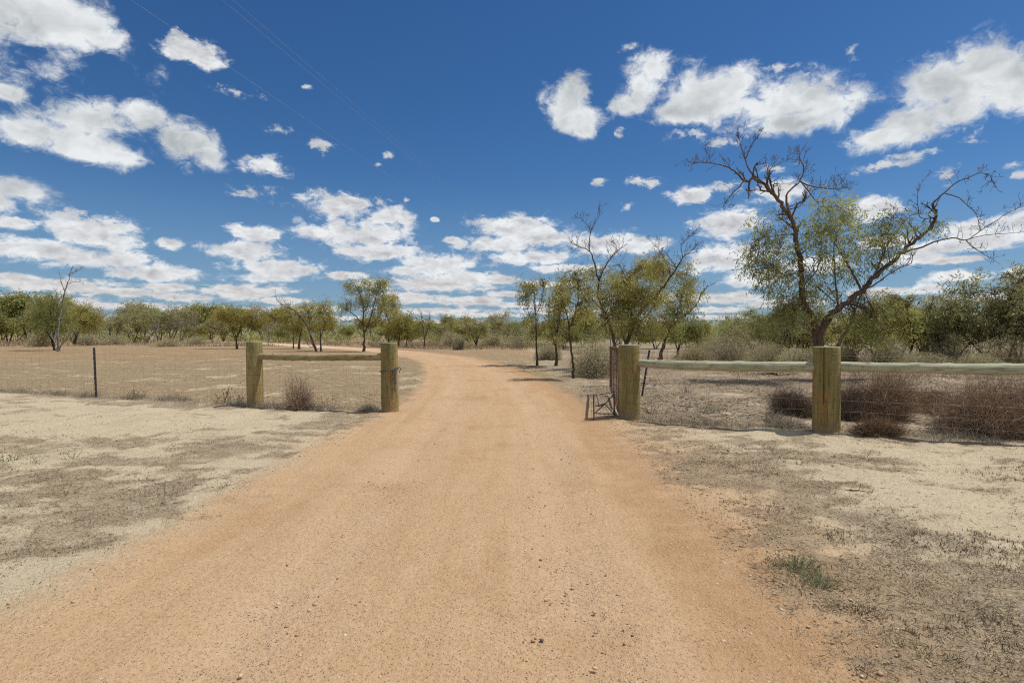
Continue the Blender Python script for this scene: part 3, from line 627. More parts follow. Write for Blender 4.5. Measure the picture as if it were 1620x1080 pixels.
# the big half-bare tree behind the cracked post
traced_tree((1300, 600), 17.5, [
  ([(1300,602),(1299,575),(1297,550),(1293,517)], 17, 15, 0, 0, 0),
  ([(1293,520),(1277,490),(1267,460),(1267,427),(1262,400),(1257,367),(1247,340),(1230,317),(1213,297),(1197,285),(1175,286)], 12.5, 3.6, -.6, 10, .7),
  ([(1175,286),(1160,272),(1140,262),(1110,258),(1092,260)], 3.3, .7, -.3, 12, .45), ([(1176,286),(1167,298),(1153,312),(1141,330)], 2.6, .6, .3, 6, .4),
  ([(1199,286),(1182,267),(1177,250),(1170,230),(1165,214)], 3.0, .6, .3, 9, .5), ([(1178,252),(1187,233),(1195,220),(1204,208)], 1.8, .5, -.2, 6, .35),
  ([(1211,296),(1213,273),(1227,262),(1246,254)], 2.2, .6, .5, 8, .5), ([(1247,338),(1243,310),(1263,288),(1270,267),(1263,250),(1274,227)], 4.2, .8, .5, 12, .5),
  ([(1263,288),(1280,295),(1300,298),(1320,300),(1340,297)], 2.8, .7, .3, 16, .5), ([(1267,290),(1280,307),(1297,327)], 2.6, .8, -.4, 6, .4), ([(1250,350),(1260,325),(1272,318),(1268,305)], 3.4, 1.5, -.3, 5, .4),
  ([(1256,370),(1240,372),(1215,375),(1200,378)], 1.6, .6, .4, 6, .5),
  ([(1296,535),(1310,500),(1333,483),(1363,460),(1380,440),(1407,417),(1433,393),(1453,377),(1473,357),(1478,340),(1473,323)], 11.5, 3.6, .5, 8, .6),
  ([(1473,323),(1490,307),(1510,290),(1530,282),(1547,275),(1563,280),(1574,298)], 2.8, .6, -.3, 12, .4), ([(1493,307),(1513,313),(1530,327),(1543,340),(1548,362)], 2.2, .6, .3, 8, .4),
  ([(1427,399),(1453,393),(1480,382),(1507,377),(1527,380),(1547,367),(1573,350),(1600,333),(1628,324)], 3.6, .7, .8, 9, .5), ([(1527,380),(1553,373),(1587,370),(1628,366)], 1.9, .5, .3, 8, .4), ([(1527,380),(1540,393),(1557,403),(1581,418)], 1.9, .5, -.4, 8, .4),
  ([(1360,460),(1380,452),(1400,438),(1423,423),(1440,417),(1442,403)], 3.2, .8, -.6, 8, .45), ([(1362,460),(1347,430),(1333,407),(1323,390),(1320,367)], 4.6, 1.2, -.5, 6, .5),
  ([(1380,440),(1397,400),(1407,380),(1433,347),(1453,333)], 3.4, .8, .7, 10, .5), ([(1476,345),(1455,345),(1450,325),(1450,307),(1458,283)], 2.0, .5, -.3, 6, .35), ([(1407,417),(1403,385),(1408,350),(1420,335)], 2.0, .6, -.5, 6, .4),
  ([(1298,530),(1322,490),(1324,470),(1320,433),(1318,400),(1321,373)], 5.5, 1.4, .9, 6, .5), ([(1322,480),(1300,460),(1285,452),(1262,448)], 2.4, .8, .9, 6, .5), ([(1266,430),(1240,435),(1222,420)], 2.2, .8, .6, 5, .5), ([(1268,455),(1290,430),(1300,400)], 2.6, .9, -.7, 6, .5),
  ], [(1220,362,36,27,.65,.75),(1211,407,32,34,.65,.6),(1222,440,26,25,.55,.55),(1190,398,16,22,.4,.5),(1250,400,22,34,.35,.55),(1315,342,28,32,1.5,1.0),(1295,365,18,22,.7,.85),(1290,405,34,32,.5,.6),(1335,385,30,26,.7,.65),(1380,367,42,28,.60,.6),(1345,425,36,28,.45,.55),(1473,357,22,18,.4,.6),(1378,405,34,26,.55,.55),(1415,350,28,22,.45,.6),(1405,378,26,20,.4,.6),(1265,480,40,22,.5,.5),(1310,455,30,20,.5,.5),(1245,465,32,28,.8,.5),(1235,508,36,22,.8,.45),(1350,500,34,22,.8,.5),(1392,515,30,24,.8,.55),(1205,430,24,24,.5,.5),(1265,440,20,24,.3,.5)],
  M_barkred, M_green, (.135, .027), 'big half-bare tree with grey dead limbs spreading over the cracked post', depth=1.2, seed=5, twig_r=.008, clump=.29, thin=.80)
# dark second trunk leaning right behind it
traced_tree((1318, 585), 20.5, [([(1316,590),(1323,550),(1343,517),(1352,495),(1360,470)], 6.5, 2.0, .5, 5, .6), ([(1345,515),(1362,498),(1390,490),(1410,500)], 2.6, .7, .5, 8, .5), ([(1342,518),(1332,500),(1330,470)], 2.6, .8, -.3, 6, .5)],
  [(1362,465,16,14,.35,.5),(1398,492,20,12,.45,.5)], M_bark, M_green, (.105, .018), 'thin dark leaning tree just behind the big half-bare tree', seed=6)
# road side group right of the road
traced_tree((850, 579), 24.7, [([(850,580),(849,550),(848,511),(846,486),(844,458)], 3.4, 1.2, 0, 4, .5), ([(848,520),(838,500),(832,475),(834,455)], 1.6, .6, .3, 4, .4), ([(847,500),(856,480),(860,455)], 1.4, .6, -.3, 4, .4)],
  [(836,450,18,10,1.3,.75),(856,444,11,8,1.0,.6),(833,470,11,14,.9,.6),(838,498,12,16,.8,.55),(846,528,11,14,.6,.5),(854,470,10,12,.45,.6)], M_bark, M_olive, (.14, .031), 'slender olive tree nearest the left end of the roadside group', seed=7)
traced_tree((881, 580), 24.5, [([(881,582),(880,555),(881,530),(884,508),(890,480)], 4.4, 1.2, 0, 4, .5), ([(880,550),(872,525),(868,500),(870,478)], 2.2, .7, .4, 5, .5), ([(881,535),(876,505),(880,465)], 2, .7, -.3, 5, .5)],
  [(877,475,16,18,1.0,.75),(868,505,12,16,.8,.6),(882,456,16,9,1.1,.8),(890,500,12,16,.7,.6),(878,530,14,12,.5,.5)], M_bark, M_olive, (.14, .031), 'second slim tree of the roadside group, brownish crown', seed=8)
traced_tree((907, 600), 17.6, [([(907,603),(907,580),(905,560),(901,530),(900,512)], 4.6, 3.2, 0, 0, 0), ([(901,520),(896,495),(888,475),(880,455)], 2.6, .8, .3, 6, .5), ([(902,518),(911,491),(916,460),(908,430)], 2.8, .8, -.3, 6, .5), ([(905,540),(918,520),(928,508)], 1.6, .6, .3, 4, .4), ([(904,545),(893,525),(882,512)], 1.5, .6, .3, 4, .4)],
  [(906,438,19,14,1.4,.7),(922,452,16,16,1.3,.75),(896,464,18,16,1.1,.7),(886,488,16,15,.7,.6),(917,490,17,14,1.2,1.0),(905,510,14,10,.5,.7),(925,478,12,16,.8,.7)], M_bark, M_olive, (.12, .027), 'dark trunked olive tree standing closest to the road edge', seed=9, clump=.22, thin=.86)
traced_tree((985, 582), 22.5, [
  ([(985,586),(986,565),(990,548),(996,530)], 9, 7, 0, 0, 0), ([(996,532),(1002,514),(1015,491),(1030,475),(1046,457),(1064,434),(1080,408),(1095,395),(1111,380)], 6.2, .8, -.3, 14, .6),
  ([(1080,408),(1077,390),(1087,377),(1099,369)], 1.6, .5, .3, 9, .4), ([(1061,436),(1054,416),(1043,397),(1032,384)], 2.2, .6, .3, 10, .5), ([(994,540),(999,486),(997,460),(989,439),(978,416)], 4.0, .8, .6, 8, .5), ([(1000,515),(1022,500),(1040,470),(1050,430)], 3, .8, .8, 6, .5), ([(990,545),(980,510),(978,480),(985,450)], 3, .8, -.5, 6, .5)],
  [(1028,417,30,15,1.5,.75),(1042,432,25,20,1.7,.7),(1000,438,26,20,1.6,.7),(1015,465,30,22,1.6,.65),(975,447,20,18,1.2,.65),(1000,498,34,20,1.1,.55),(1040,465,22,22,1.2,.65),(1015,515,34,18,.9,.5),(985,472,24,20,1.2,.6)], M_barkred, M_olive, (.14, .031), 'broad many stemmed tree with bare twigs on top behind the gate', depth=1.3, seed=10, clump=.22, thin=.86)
traced_tree((972, 584), 21.5, [
  ([(977,588),(975,560),(968,525),(960,505),(955,492)], 6.5, 5, 0, 0, 0), ([(955,494),(947,470),(947,449),(955,426),(966,408),(976,398),(988,389)], 4.6, .7, .4, 10, .55), ([(947,449),(940,416),(932,397),(916,391),(900,382)], 3.4, .7, -.4, 10, .5),
  ([(932,397),(932,379),(936,362),(947,343),(946,328)], 2.2, .5, .3, 9, .45), ([(934,364),(921,348),(913,345)], 1.2, .5, -.2, 6, .35), ([(955,492),(940,478),(928,462)], 2.4, .7, .5, 6, .5), ([(966,410),(975,392),(968,380)], 1.2, .5, .3, 5, .4)],
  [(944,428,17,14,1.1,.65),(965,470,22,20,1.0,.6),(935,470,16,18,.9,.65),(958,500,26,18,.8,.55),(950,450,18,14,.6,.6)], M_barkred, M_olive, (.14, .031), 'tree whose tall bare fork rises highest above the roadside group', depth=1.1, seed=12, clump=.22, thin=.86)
traced_tree((1046, 566), 30, [([(1044,570),(1048,550),(1061,517),(1077,504),(1098,486),(1108,467),(1119,452)], 6.0, .9, -.3, 10, .7), ([(1064,511),(1074,486),(1083,447),(1088,420)], 2.4, .7, .4, 6, .6), ([(1086,496),(1092,470),(1097,440)], 2, .6, .4, 6, .6)],
  [(1087,434,19,19,1.1,.75),(1070,466,22,20,1.2,.7),(1092,464,19,20,.8,.65),(1047,496,22,22,1.3,.7),(1072,492,18,16,.8,.6),(1095,492,14,14,.4,.6)], M_barkred, M_olive, (.18, .040), 'tree leaning right on a bent trunk at the right end of the roadside group', depth=1.3, seed=13, clump=.22, thin=.86)
traced_tree((1072, 567), 33, [([(1072,569),(1074,550),(1083,530),(1092,515)], 4.2, 1.2, 0, 4, .6), ([(1073,556),(1066,535),(1060,520)], 2.4, .8, .3, 4, .6)],
  [(1095,516,20,16,1.1,.45),(1077,530,16,13,1.4,.7),(1060,515,14,14,.9,.6),(1108,530,14,14,.8,.45)], M_bark, M_green, (.17, .03), 'small dark tree low under the right leaning tree', seed=14)
# trees left of the road
traced_tree((92, 556), 45, [([(92,557),(92,545),(93,517),(97,491),(102,467),(108,449),(111,436),(116,421)], 3.8, .7, 0, 4, .8), ([(111,436),(119,431),(128,426)], 1.2, .5, .4, 3, .5), ([(108,449),(117,446),(127,446)], 1.0, .5, -.4, 3, .5), ([(104,462),(98,447),(96,435)], 1.3, .5, .3, 5, .6), ([(95,505),(103,492),(108,480)], 1.2, .5, -.4, 5, .6), ([(99,480),(92,470),(88,458)], 1.1, .4, .3, 5, .6), ([(90,552),(86,540),(80,530)], 2.2, .8, .6, 4, .8), ([(94,552),(100,540),(109,530),(107,518)], 1.8, .7, -.5, 4, .8)],
  [], M_barkgrey, M_olive, (.2, .04), 'tall dead tree with a bare white trunk alone in the left paddock', name='dead_tree', seed=15)
traced_tree((84, 553), 48, [([(86,555),(80,535),(70,517),(62,504)], 2.6, .8, .4, 4, .9), ([(85,550),(84,520),(80,490),(84,470)], 2.4, .8, -.4, 4, .9), ([(82,540),(90,515),(98,490)], 2, .7, .3, 4, .9)],
  [(84,478,22,16,1.1,.55),(66,492,16,18,.8,.55),(96,488,16,18,.7,.6),(78,508,26,16,.9,.5),(102,512,20,16,.8,.55),(70,530,18,12,.6,.45)], M_bark, M_green, (.2, .036), 'thin dark stemmed tree partly hidden behind the white dead trunk', seed=16)
traced_tree((118, 543), 68, [([(118,544),(122,530),(127,515),(124,495)], 3.2, 1, 0, 3, .9), ([(121,532),(112,515),(108,492)], 2, .8, .4, 3, .9), ([(124,522),(137,508),(146,500)], 2, .8, -.4, 3, .9)],
  [(113,485,18,16,1.5,.85),(132,494,18,18,1.5,.8),(147,502,14,17,1.5,.8),(122,510,20,12,1.1,.6)], M_bark, M_olive, (.24, .05), 'bushy yellow-olive tree just right of the white dead trunk', seed=17)
traced_tree((374, 551), 53, [([(374,553),(374,540),(373,532),(368,520),(361,505)], 2.8, 1, 0, 2, .8), ([(374,534),(380,520),(386,512),(396,503)], 1.9, .8, .4, 2, .8), ([(371,526),(374,512),(372,500)], 1.4, .6, -.4, 2, .8)],
  [(354,493,15,11,1.5,.95),(366,497,13,11,1.2,.75),(404,503,17,17,1.9,.65),(380,506,13,9,.8,.6),(346,500,10,10,1.0,.9)], M_bark, M_gold, (.2, .045), 'lone gold and olive tree with two rounded crowns left of the green post', seed=18)
traced_tree((501, 556), 44, [([(501,558),(497,545),(484,511),(464,491),(448,483),(434,468)], 3.4, .6, -.5, 8, .8), ([(500,555),(492,538),(490,512),(487,495)], 2.2, .8, .4, 4, .7), ([(496,548),(490,548),(482,535)], 1.2, .5, .3, 3, .5)],
  [(487,486,15,12,1.2,.75),(495,508,14,12,.8,.6),(474,498,12,10,.7,.7)], M_bark, M_olive, (.2, .04), 'tree with a long bare branch leaning out left above the brown rail', seed=19)
traced_tree((508, 556), 46, [([(508,557),(507,540),(506,515),(505,490)], 2.6, .9, 0, 3, .7), ([(507,535),(514,515),(518,500)], 1.5, .7, .3, 3, .7)],
  [(512,488,14,18,1.3,.7),(506,510,12,12,.9,.6),(522,500,10,14,.9,.65)], M_bark, M_olive, (.2, .04), 'upright narrow tree touching the right side of the leaning bare branch tree', seed=20)
traced_tree((470, 551), 52, [([(473,552),(475,530),(480,512)], 3.0, 1.2, 0, 2, .8), ([(464,551),(465,535),(463,510),(459,495)], 2.2, .8, .6, 3, .8)],
  [(459,492,16,13,1.4,.8),(470,510,15,14,1.3,.65),(480,500,14,12,1.0,.7),(450,505,10,12,.9,.7)], M_bark, M_olive, (.2, .045), 'round olive tree left of the leaning bare branch tree', seed=21)
traced_tree((576, 556), 45, [([(576,558),(576,545),(576,530),(573,514),(562,499),(547,490)], 4.0, .9, .3, 4, .8), ([(577,526),(586,504),(593,478),(601,450)], 2.6, .8, -.4, 5, .7), ([(575,518),(575,491),(570,465),(560,448)], 2.4, .7, .5, 5, .7), ([(580,518),(596,505),(606,492)], 1.6, .6, .3, 4, .7), ([(575,495),(585,475),(582,452)], 1.5, .6, .4, 4, .7)],
  [(557,451,13,10,1.0,.65),(580,453,18,11,1.1,.7),(602,448,11,11,1.5,.7),(590,476,22,14,.55,.55),(548,482,16,13,.6,.55),(566,474,16,16,.45,.55),(590,496,18,10,.4,.5),(605,465,10,12,.6,.6)], M_bark, M_green, (.19, .036), 'tall open-crowned tree with forked dark trunk above the brown mottled post', seed=22)
traced_tree((615, 546), 62, [([(615,547),(615,530),(615,511),(611,496),(606,475)], 2.6, .8, 0, 3, .8), ([(615,515),(620,495),(622,478)], 1.8, .7, .3, 3, .8)],
  [(617,472,15,11,1.1,.85),(608,486,14,12,1.0,.8),(624,484,10,12,.8,.75),(612,505,14,10,.5,.6)], M_bark, M_gold, (.22, .045), 'slim gold topped tree right beside the tall open-crowned tree', seed=23)
traced_tree((634, 547), 60, [([(630,549),(632,530),(636,510)], 2.2, 1, 0, 2, .8), ([(642,549),(645,530),(650,515)], 1.8, .8, .3, 2, .8)],
  [(634,502,20,15,2.0,.75),(652,512,16,14,1.8,.8),(640,520,22,12,1.8,.6),(625,520,12,14,1.5,.6)], M_bark, M_olive, (.24, .05), 'dense low yellow-olive tree cluster behind the brown mottled post', seed=24)
traced_tree((672, 550), 57, [([(672,551),(671,535),(669,515),(666,495)], 1.9, .6, 0, 9, .9), ([(672,535),(677,518),(680,500)], 1.4, .5, .3, 7, .8)],
  [(672,510,12,12,.8,.55),(665,522,10,12,.6,.5),(681,518,8,12,.6,.5)], M_bark, M_green, (.2, .04), 'wispy thin tree on the outer side of the road bend', seed=25)
traced_tree((754, 549), 60, [([(754,550),(751,540),(745,528),(742,518)], 2.2, .8, 0, 3, .7), ([(754,545),(758,530),(764,515)], 1.9, .7, .4, 3, .7), ([(753,545),(754,525),(752,505)], 1.4, .6, -.3, 3, .7)],
  [(742,516,12,9,1.3,.95),(758,510,15,11,1.2,.9),(768,522,9,10,1.0,.8),(750,524,12,8,.8,.7)], M_bark, M_grey, (.2, .045), 'small pale green forked tree near the middle, beyond the road bend', seed=26)

# ------------------------------------------------------------------ untraced trees and shrubs: one of each kind, then copies
def grown_tree(seed, h, spread, stems, nblob, tau, leaf, barkm, leafm, name='tree', dead=False, low=.45, tint=.65, twig_n=0, br=(.12, .19)):
    global rng
    rng = np.random.default_rng(seed); random.seed(seed); bt, bl = Buf(), Buf(); limbs = []; ends = []
    for s in range(stems):
        a = 2 * math.pi * (s + random.random() * .7) / stems; d = unit(np.array([math.cos(a) * random.uniform(.15, .5) * (stems > 1), math.sin(a) * random.uniform(.15, .5) * (stems > 1), 1.0]))
        p = np.array([math.cos(a) * .1, math.sin(a) * .1, -.05]); pts = [p]; n = 5; hh = h * random.uniform(.45, .62)
        for i in range(n):
            d = unit(d + rng.normal(size=3) * .16 + np.array([0, 0, .08])); pts.append(pts[-1] + d * hh / n)
        L = smooth_line(pts, 3); r0 = h * random.uniform(.010, .016) * (1.3 if stems == 1 else 1); add_tube(bt, L, np.linspace(r0, r0 * .5, len(L)), 6, cap=False); limbs.append(L)
        for q in range(random.randint(2, 4)):
            k = int(len(L) * random.uniform(.45, 1)) - 1; p = L[k]; a2 = random.uniform(0, 6.28); d = unit(np.array([math.cos(a2) * spread, math.sin(a2) * spread, h * .42])); pts = [p]; l = h * random.uniform(.28, .46)
            for i in range(4):
                d = unit(d + rng.normal(size=3) * .22); pts.append(pts[-1] + d * l / 4)
            M = smooth_line(pts, 3); add_tube(bt, M, np.linspace(r0 * .5, r0 * .14, len(M)), 5, cap=False); limbs.append(M); ends.append(M[-1])
            if dead or twig_n: twigs(bt, M, 10 if dead else twig_n, h * .13, r0 * .22, 2)
    B = []
    for k in range(nblob):
        e = ends[k % len(ends)] if k < len(ends) * 1.5 else np.array([random.uniform(-1, 1) * spread * .7, random.uniform(-1, 1) * spread * .7, h * random.uniform(low, .85)])
        r = h * random.uniform(*br); c = e + rng.normal(size=3) * h * .05; c[2] = min(max(c[2], h * low), h - r * .75); B.append((c, (r * 1.2, r * 1.2, r * .85), tau * random.uniform(.6, 1.3), tint * random.uniform(.7, 1.25)))
    if B: crown(bl, bt, limbs, B, leaf, .014, .4, twig_sides=3)
    root = empty(name); bt.build('trunk', barkm, root, smooth=True)
    if B: bl.build('crown', leafm, root)
    return root
def copy_tree(o):
    c = o.copy(); COL.objects.link(c)
    for ch in o.children:
        d = ch.copy(); COL.objects.link(d); d.parent = c
    return c
def dome(rad, n, seed, hollow=.2):
    r = np.random.default_rng(seed); p = unit(r.normal(size=(n, 3))); p[:, 2] = np.abs(p[:, 2]); return p * (hollow + (1 - hollow) * r.random((n, 1)) ** .45) * np.array(rad)
def twig_shrub(name, seed, rad, n, mat, width=.006, seglen=.22, leafn=0, leafm=None, leaf=(.05, .02), tintc=.5, upright=.4):
    """a rounded shrub of very many fine stems"""
    global rng
    rng = np.random.default_rng(seed); b = Buf(); rad = np.array(rad)
    lump = unit(rng.normal(size=(14, 3))); lump[:, 2] = np.abs(lump[:, 2])
    tip = dome((1, 1, 1), n, seed + 1, .25); k = .62 + .55 * np.clip((unit(tip) @ lump.T).max(1) - .72, 0, .28) / .28; tip = tip * k[:, None] * rad; lean_ = rng.normal(size=2) * .22; tip[:, :2] += tip[:, 2:] * lean_
    basep = tip * rng.uniform(.0, .35, (n, 1)) + rng.normal(size=(n, 3)) * np.array([.12, .12, .02]) * rad; basep[:, 2] = np.maximum(basep[:, 2], -.02)
    m = n // 3
    ribbons(b, basep[:m], tip[:m] - basep[:m], np.linalg.norm(tip[:m] - basep[:m], axis=1), width * 1.3, rng.uniform(-.12, .12, m), np.clip(tintc - .15 + rng.normal(size=m) * .15, 0, 1), 3)
    st = tip[m:] * rng.uniform(.55, .95, (n - m, 1)); d = unit(unit(tip[m:]) * .5 + rng.normal(size=(n - m, 3)) * .95 + np.array([0, 0, upright]))
    ribbons(b, st, d, seglen * rng.uniform(.4, 1.1, n - m) * (1 + 1.1 * (rng.random(n - m) > .93)), width, rng.uniform(-.6, .6, n - m), np.clip(tintc + rng.normal(size=n - m) * .2, 0, 1), 2)
    if not leafn: return b.build(name, mat)
    root = empty(name); b.build('stems', mat, root); bl = Buf(); p = dome((1, 1, 1), leafn, seed + 3, .35); k = .85 + .4 * np.clip((unit(p) @ lump.T).max(1) - .72, 0, .28) / .28; p = p * k[:, None] * rad
    leaves(bl, p, unit(p) * .8 + rng.normal(size=(leafn, 3)) * .8 + np.array([0, 0, .5]), leaf[0] * rng.uniform(.6, 1.3, leafn), leaf[1], np.clip(.55 + rng.normal(size=leafn) * .22, 0, 1)); bl.build('foliage', leafm, root)
    return root
M_brown = tinted('dry_brown_twigs', (.15, .102, .070), (.54, .385, .265), .95, .05, 0, 2.5)
M_dark = tinted('dark_dry_twigs', (.07, .05, .037), (.29, .21, .15), .95, .05, 0, 2.5)
M_straw = tinted('straw', (.17, .13, .075), (.46, .38, .25), .9, .1, .15, .8)
M_greytwig = tinted('grey_twigs', (.17, .14, .10), (.46, .39, .29), .9, .1, 0, 1.5)
M_russet = tinted('russet_dry_stems', (.13, .08, .045), (.40, .26, .155), .95, .05, 0, 2.0)
M_herb = tinted('herb_green', (.10, .11, .055), (.30, .31, .165), .7, .2, .25, 3)

def put(o, x, y, s=1.0, rz=None, sz=None):
    o.location = (x, y, z0(x, y) - .01); o.scale = (s, s, sz or s); o.rotation_euler = (0, 0, random.uniform(0, 6.28) if rz is None else rz); return o
def at(u, Y): return (u - CX) / F * Y, Y

# individually placed shrubs near the fence
SH = 'dry shrubs along the fence'
def near_shrub(name, u, v, rad, n, mat, label, seed, **kw):
    x, y = G(u, v); o = twig_shrub(name, seed, rad, n, mat, **kw); put(o, x, y, rz=0); return tag(o, label, 'shrub', SH)
near_shrub('dry_shrub', 470, 648, (.38, .3, .70), 1500, M_brown, 'upright brown dead shrub under the short brown rail', 41, width=.005, upright=.9)
near_shrub('dry_shrub', 1256, 658, (.44, .45, .50), 6000, M_dark, 'dark round dead shrub just left of the cracked post', 42, width=.0045)
near_shrub('dry_shrub', 1388, 664, (.66, .6, .80), 11000, M_brown, 'big brown dead shrub right behind the cracked post', 43, width=.0045)
near_shrub('dry_shrub', 1345, 667, (.40, .42, .78), 3000, M_dark, 'dark twiggy dead shrub between the cracked post and the big brown shrub', 48, width=.0045)
near_shrub('dry_shrub', 1392, 692, (.42, .26, .22), 4200, M_russet, 'low reddish dead shrub at the foot of the cracked post', 44, width=.005, seglen=.14)
near_shrub('dry_shrub', 1560, 690, (.84, .72, .84), 13000, M_brown, 'largest brown tangled shrub under the pale rail near the right edge', 45, width=.0045)
near_shrub('dry_shrub', 1670, 690, (.60, .6, .85), 8000, M_russet, 'russet shrub cut off by the right edge of the view', 46, width=.0045)
near_shrub('dry_shrub', 1480, 655, (.5, .5, .42), 4500, M_russet, 'low russet shrub in the gap beside the largest brown shrub', 47, width=.0045)
near_shrub('dry_shrub', 1225, 668, (.30, .25, .16), 1300, M_greytwig, 'low grey tangle of twigs left of the dark round shrub', 49, width=.005, seglen=.12)
near_shrub('dry_shrub', 1250, 680, (.45, .22, .15), 1700, M_greytwig, 'long grey heap of dead twigs against the foot of the cracked post', 50, width=.005, seglen=.12)
near_shrub('dry_shrub', 585, 650, (.28, .2, .17), 800, M_greytwig, 'small grey twig tangle left of the chained post', 51, width=.004, seglen=.12)

# grey rounded shrubs further back
GS = 'grey rounded scrub bushes'
for i, (u, Y, rx, h, mat, lm, lab) in enumerate([
    (938, 18.4, .74, 1.12, M_greytwig, M_pale, 'large pale green-grey round bush left of the rusty gate'),
    (1155, 27, 1.25, 1.55, M_greytwig, M_pale, 'grey-brown round bush standing behind the middle of the pale rail'),
    (1100, 29, 1.0, .75, M_russet, M_pale, 'low reddish bush left of the grey-brown round bush behind the rail'),
    (1215, 25, .9, .9, M_greytwig, M_pale, 'pale scrubby bush left of the big half-bare tree'),
    (1405, 22, .8, 1.15, M_greytwig, M_pale, 'pale scrubby bush seen right behind the cracked post'),
    (1335, 24, .6, .75, M_greytwig, M_pale, 'pale bush at the foot of the big half-bare tree'),
    (715, 62, 1.4, 1.5, M_greytwig, M_pale, 'pale grey bush beyond the road bend, left of the forked pale tree'),
    (780, 63, 1.5, 1.6, M_russet, M_pale, 'reddish brown bush beyond the road bend, right of the forked pale tree'),
    (822, 58, 1.9, 1.7, M_greytwig, M_pale, 'wide pale grey bush left of the slender roadside tree'),
    (64, 62, 1.4, 1.7, M_russet, M_pale, 'round reddish bush left of the white dead trunk'),
    (140, 70, 1.6, 1.2, M_greytwig, M_pale, 'pale low bush right of the white dead trunk'),
    (265, 62, 1.6, .8, M_brown, M_pale, 'low brown bush at the far edge of the left paddock'),
    (180, 72, 1.8, 1.1, M_greytwig, M_pale, 'straw coloured bush left of the low brown far bush'),
    (310, 74, 1.6, 1.0, M_greytwig, M_pale, 'straw coloured bush right of the low brown far bush'),
    (725, 50, .5, 1.1, M_greytwig, M_pale, 'small thin sapling bush on the outside of the road bend'),
    (868, 30, .7, .7, M_greytwig, M_pale, 'low dark bush between the first two roadside trees'),
    (1455, 21, 1.1, .65, M_greytwig, M_pale, 'tan bush behind the right rail, left of the wide pale one'),
    (1600, 21, 1.2, 1.1, M_russet, M_pale, 'tan and russet bush at the right edge behind the rail'),
    (1500, 23, .9, 1.3, M_greytwig, M_pale, 'taller tan bush half hidden under the acacia scrub on the right'),
    (1270, 23, .9, .8, M_greytwig, M_pale, 'low tan bush left of the trunk of the big half-bare tree'),
    (1195, 31, 1.3, .9, M_greytwig, M_pale, 'wide tan bush below the dark bare tree right of the gate post'),
    (1125, 34, 1.5, 1.1, M_russet, M_pale, 'wide russet bush behind the grey-brown round bush'),
    (1550, 20, .7, .55, M_greytwig, M_pale, 'pale bush behind the rail above the largest brown shrub')]):
    x, y = at(u, Y); o = twig_shrub('scrub_bush', 60 + i, (rx, rx, h), 2200 if Y < 40 else 1100, mat, width=.009 if Y < 40 else .022, seglen=.3, leafn=6500 if Y < 40 else 2000, leafm=lm, leaf=(.07, .016) if Y < 40 else (.16, .035))
    put(o, x, y, rz=0); tag(o, lab, 'bush', GS)

# kinds of bush land tree
KIND = {}
KIND['olive crowned'] = [grown_tree(101, 6, 2.4, 2, 13, 2.0, (.33, .09), M_bark, M_olive, br=(.08, .17), twig_n=4), grown_tree(102, 6, 2.6, 3, 15, 2.0, (.33, .09), M_bark, M_olive, low=.42, br=(.08, .17), twig_n=3)]
KIND['green crowned'] = [grown_tree(103, 6, 2.2, 2, 13, 1.9, (.33, .09), M_bark, M_green, tint=.6, br=(.08, .18), twig_n=4), grown_tree(104, 6, 2.7, 4, 17, 2.0, (.33, .09), M_barkgrey, M_green, low=.42, tint=.6, br=(.08, .16), twig_n=3)]
KIND['thin crowned'] = [grown_tree(105, 6, 1.8, 2, 7, .9, (.30, .075), M_bark, M_grey, twig_n=5), grown_tree(106, 6, 2.2, 3, 8, .7, (.30, .075), M_barkgrey, M_grey, twig_n=6)]
KIND['bare dead'] = [grown_tree(107, 6, 2.0, 2, 0, 0, (.2, .05), M_barkgrey, M_grey, name='dead_tree', dead=True), grown_tree(108, 6, 2.4, 3, 0, 0, (.2, .05), M_barkgrey, M_grey, name='dead_tree', dead=True)]
KIND['bushy'] = [grown_tree(109, 3.7, 1.7, 5, 24, .85, (.17, .036), M_bark, M_grey, name='acacia_shrub', low=.10, tint=.6, twig_n=7, br=(.08, .15)), grown_tree(110, 3.7, 1.8, 6, 26, .85, (.17, .036), M_bark, M_green, name='acacia_shrub', low=.10, tint=.75, twig_n=7, br=(.08, .15)), grown_tree(111, 3.7, 1.7, 5, 22, .85, (.17, .036), M_bark, M_olive, name='acacia_shrub', low=.10, tint=.7, twig_n=7, br=(.08, .15))]
used = set(); HT = {'bushy': 3.4}
MARK = [(-200, 'the picture edge'), (97, 'the white dead trunk'), (374, 'the lone gold tree'), (576, 'the tall open-crowned tree'), (754, 'the small pale forked tree'), (907, 'the roadside group'), (1119, 'the right leaning tree'), (1300, 'the big half-bare tree')]
ORD = 'first second third fourth fifth sixth seventh eighth ninth tenth eleventh twelfth thirteenth fourteenth fifteenth sixteenth seventeenth eighteenth nineteenth twentieth twenty-first twenty-second'.split()
plan = []                                        # column, distance, tree height, kind, row
r5 = random.Random(77)
def row(name, u0, u1, n, Y0, Y1, top, kinds, jit=7):
    for i in range(n):
        u = u0 + (u1 - u0) * (i + .5) / n + r5.uniform(-jit, jit); Y = r5.uniform(Y0, Y1); t = top(u) + r5.uniform(-14, 17)
        plan.append((u, Y, CAM_H + (HZ - t) / F * Y, r5.choice(kinds), name))
GK = ['olive crowned'] * 3 + ['green crowned'] * 3 + ['thin crowned'] * 3 + ['bare dead'] * 2
row('front row', -60, 350, 18, 80, 98, lambda u: float(np.interp(u, [0, 60, 120, 200, 260, 340], [474, 468, 484, 480, 488, 498])), GK + ['bare dead'])
row('middle row', 350, 560, 9, 92, 115, lambda u: float(np.interp(u, [350, 450, 560], [497, 496, 500])), ['thin crowned', 'bare dead', 'olive crowned', 'green crowned'])
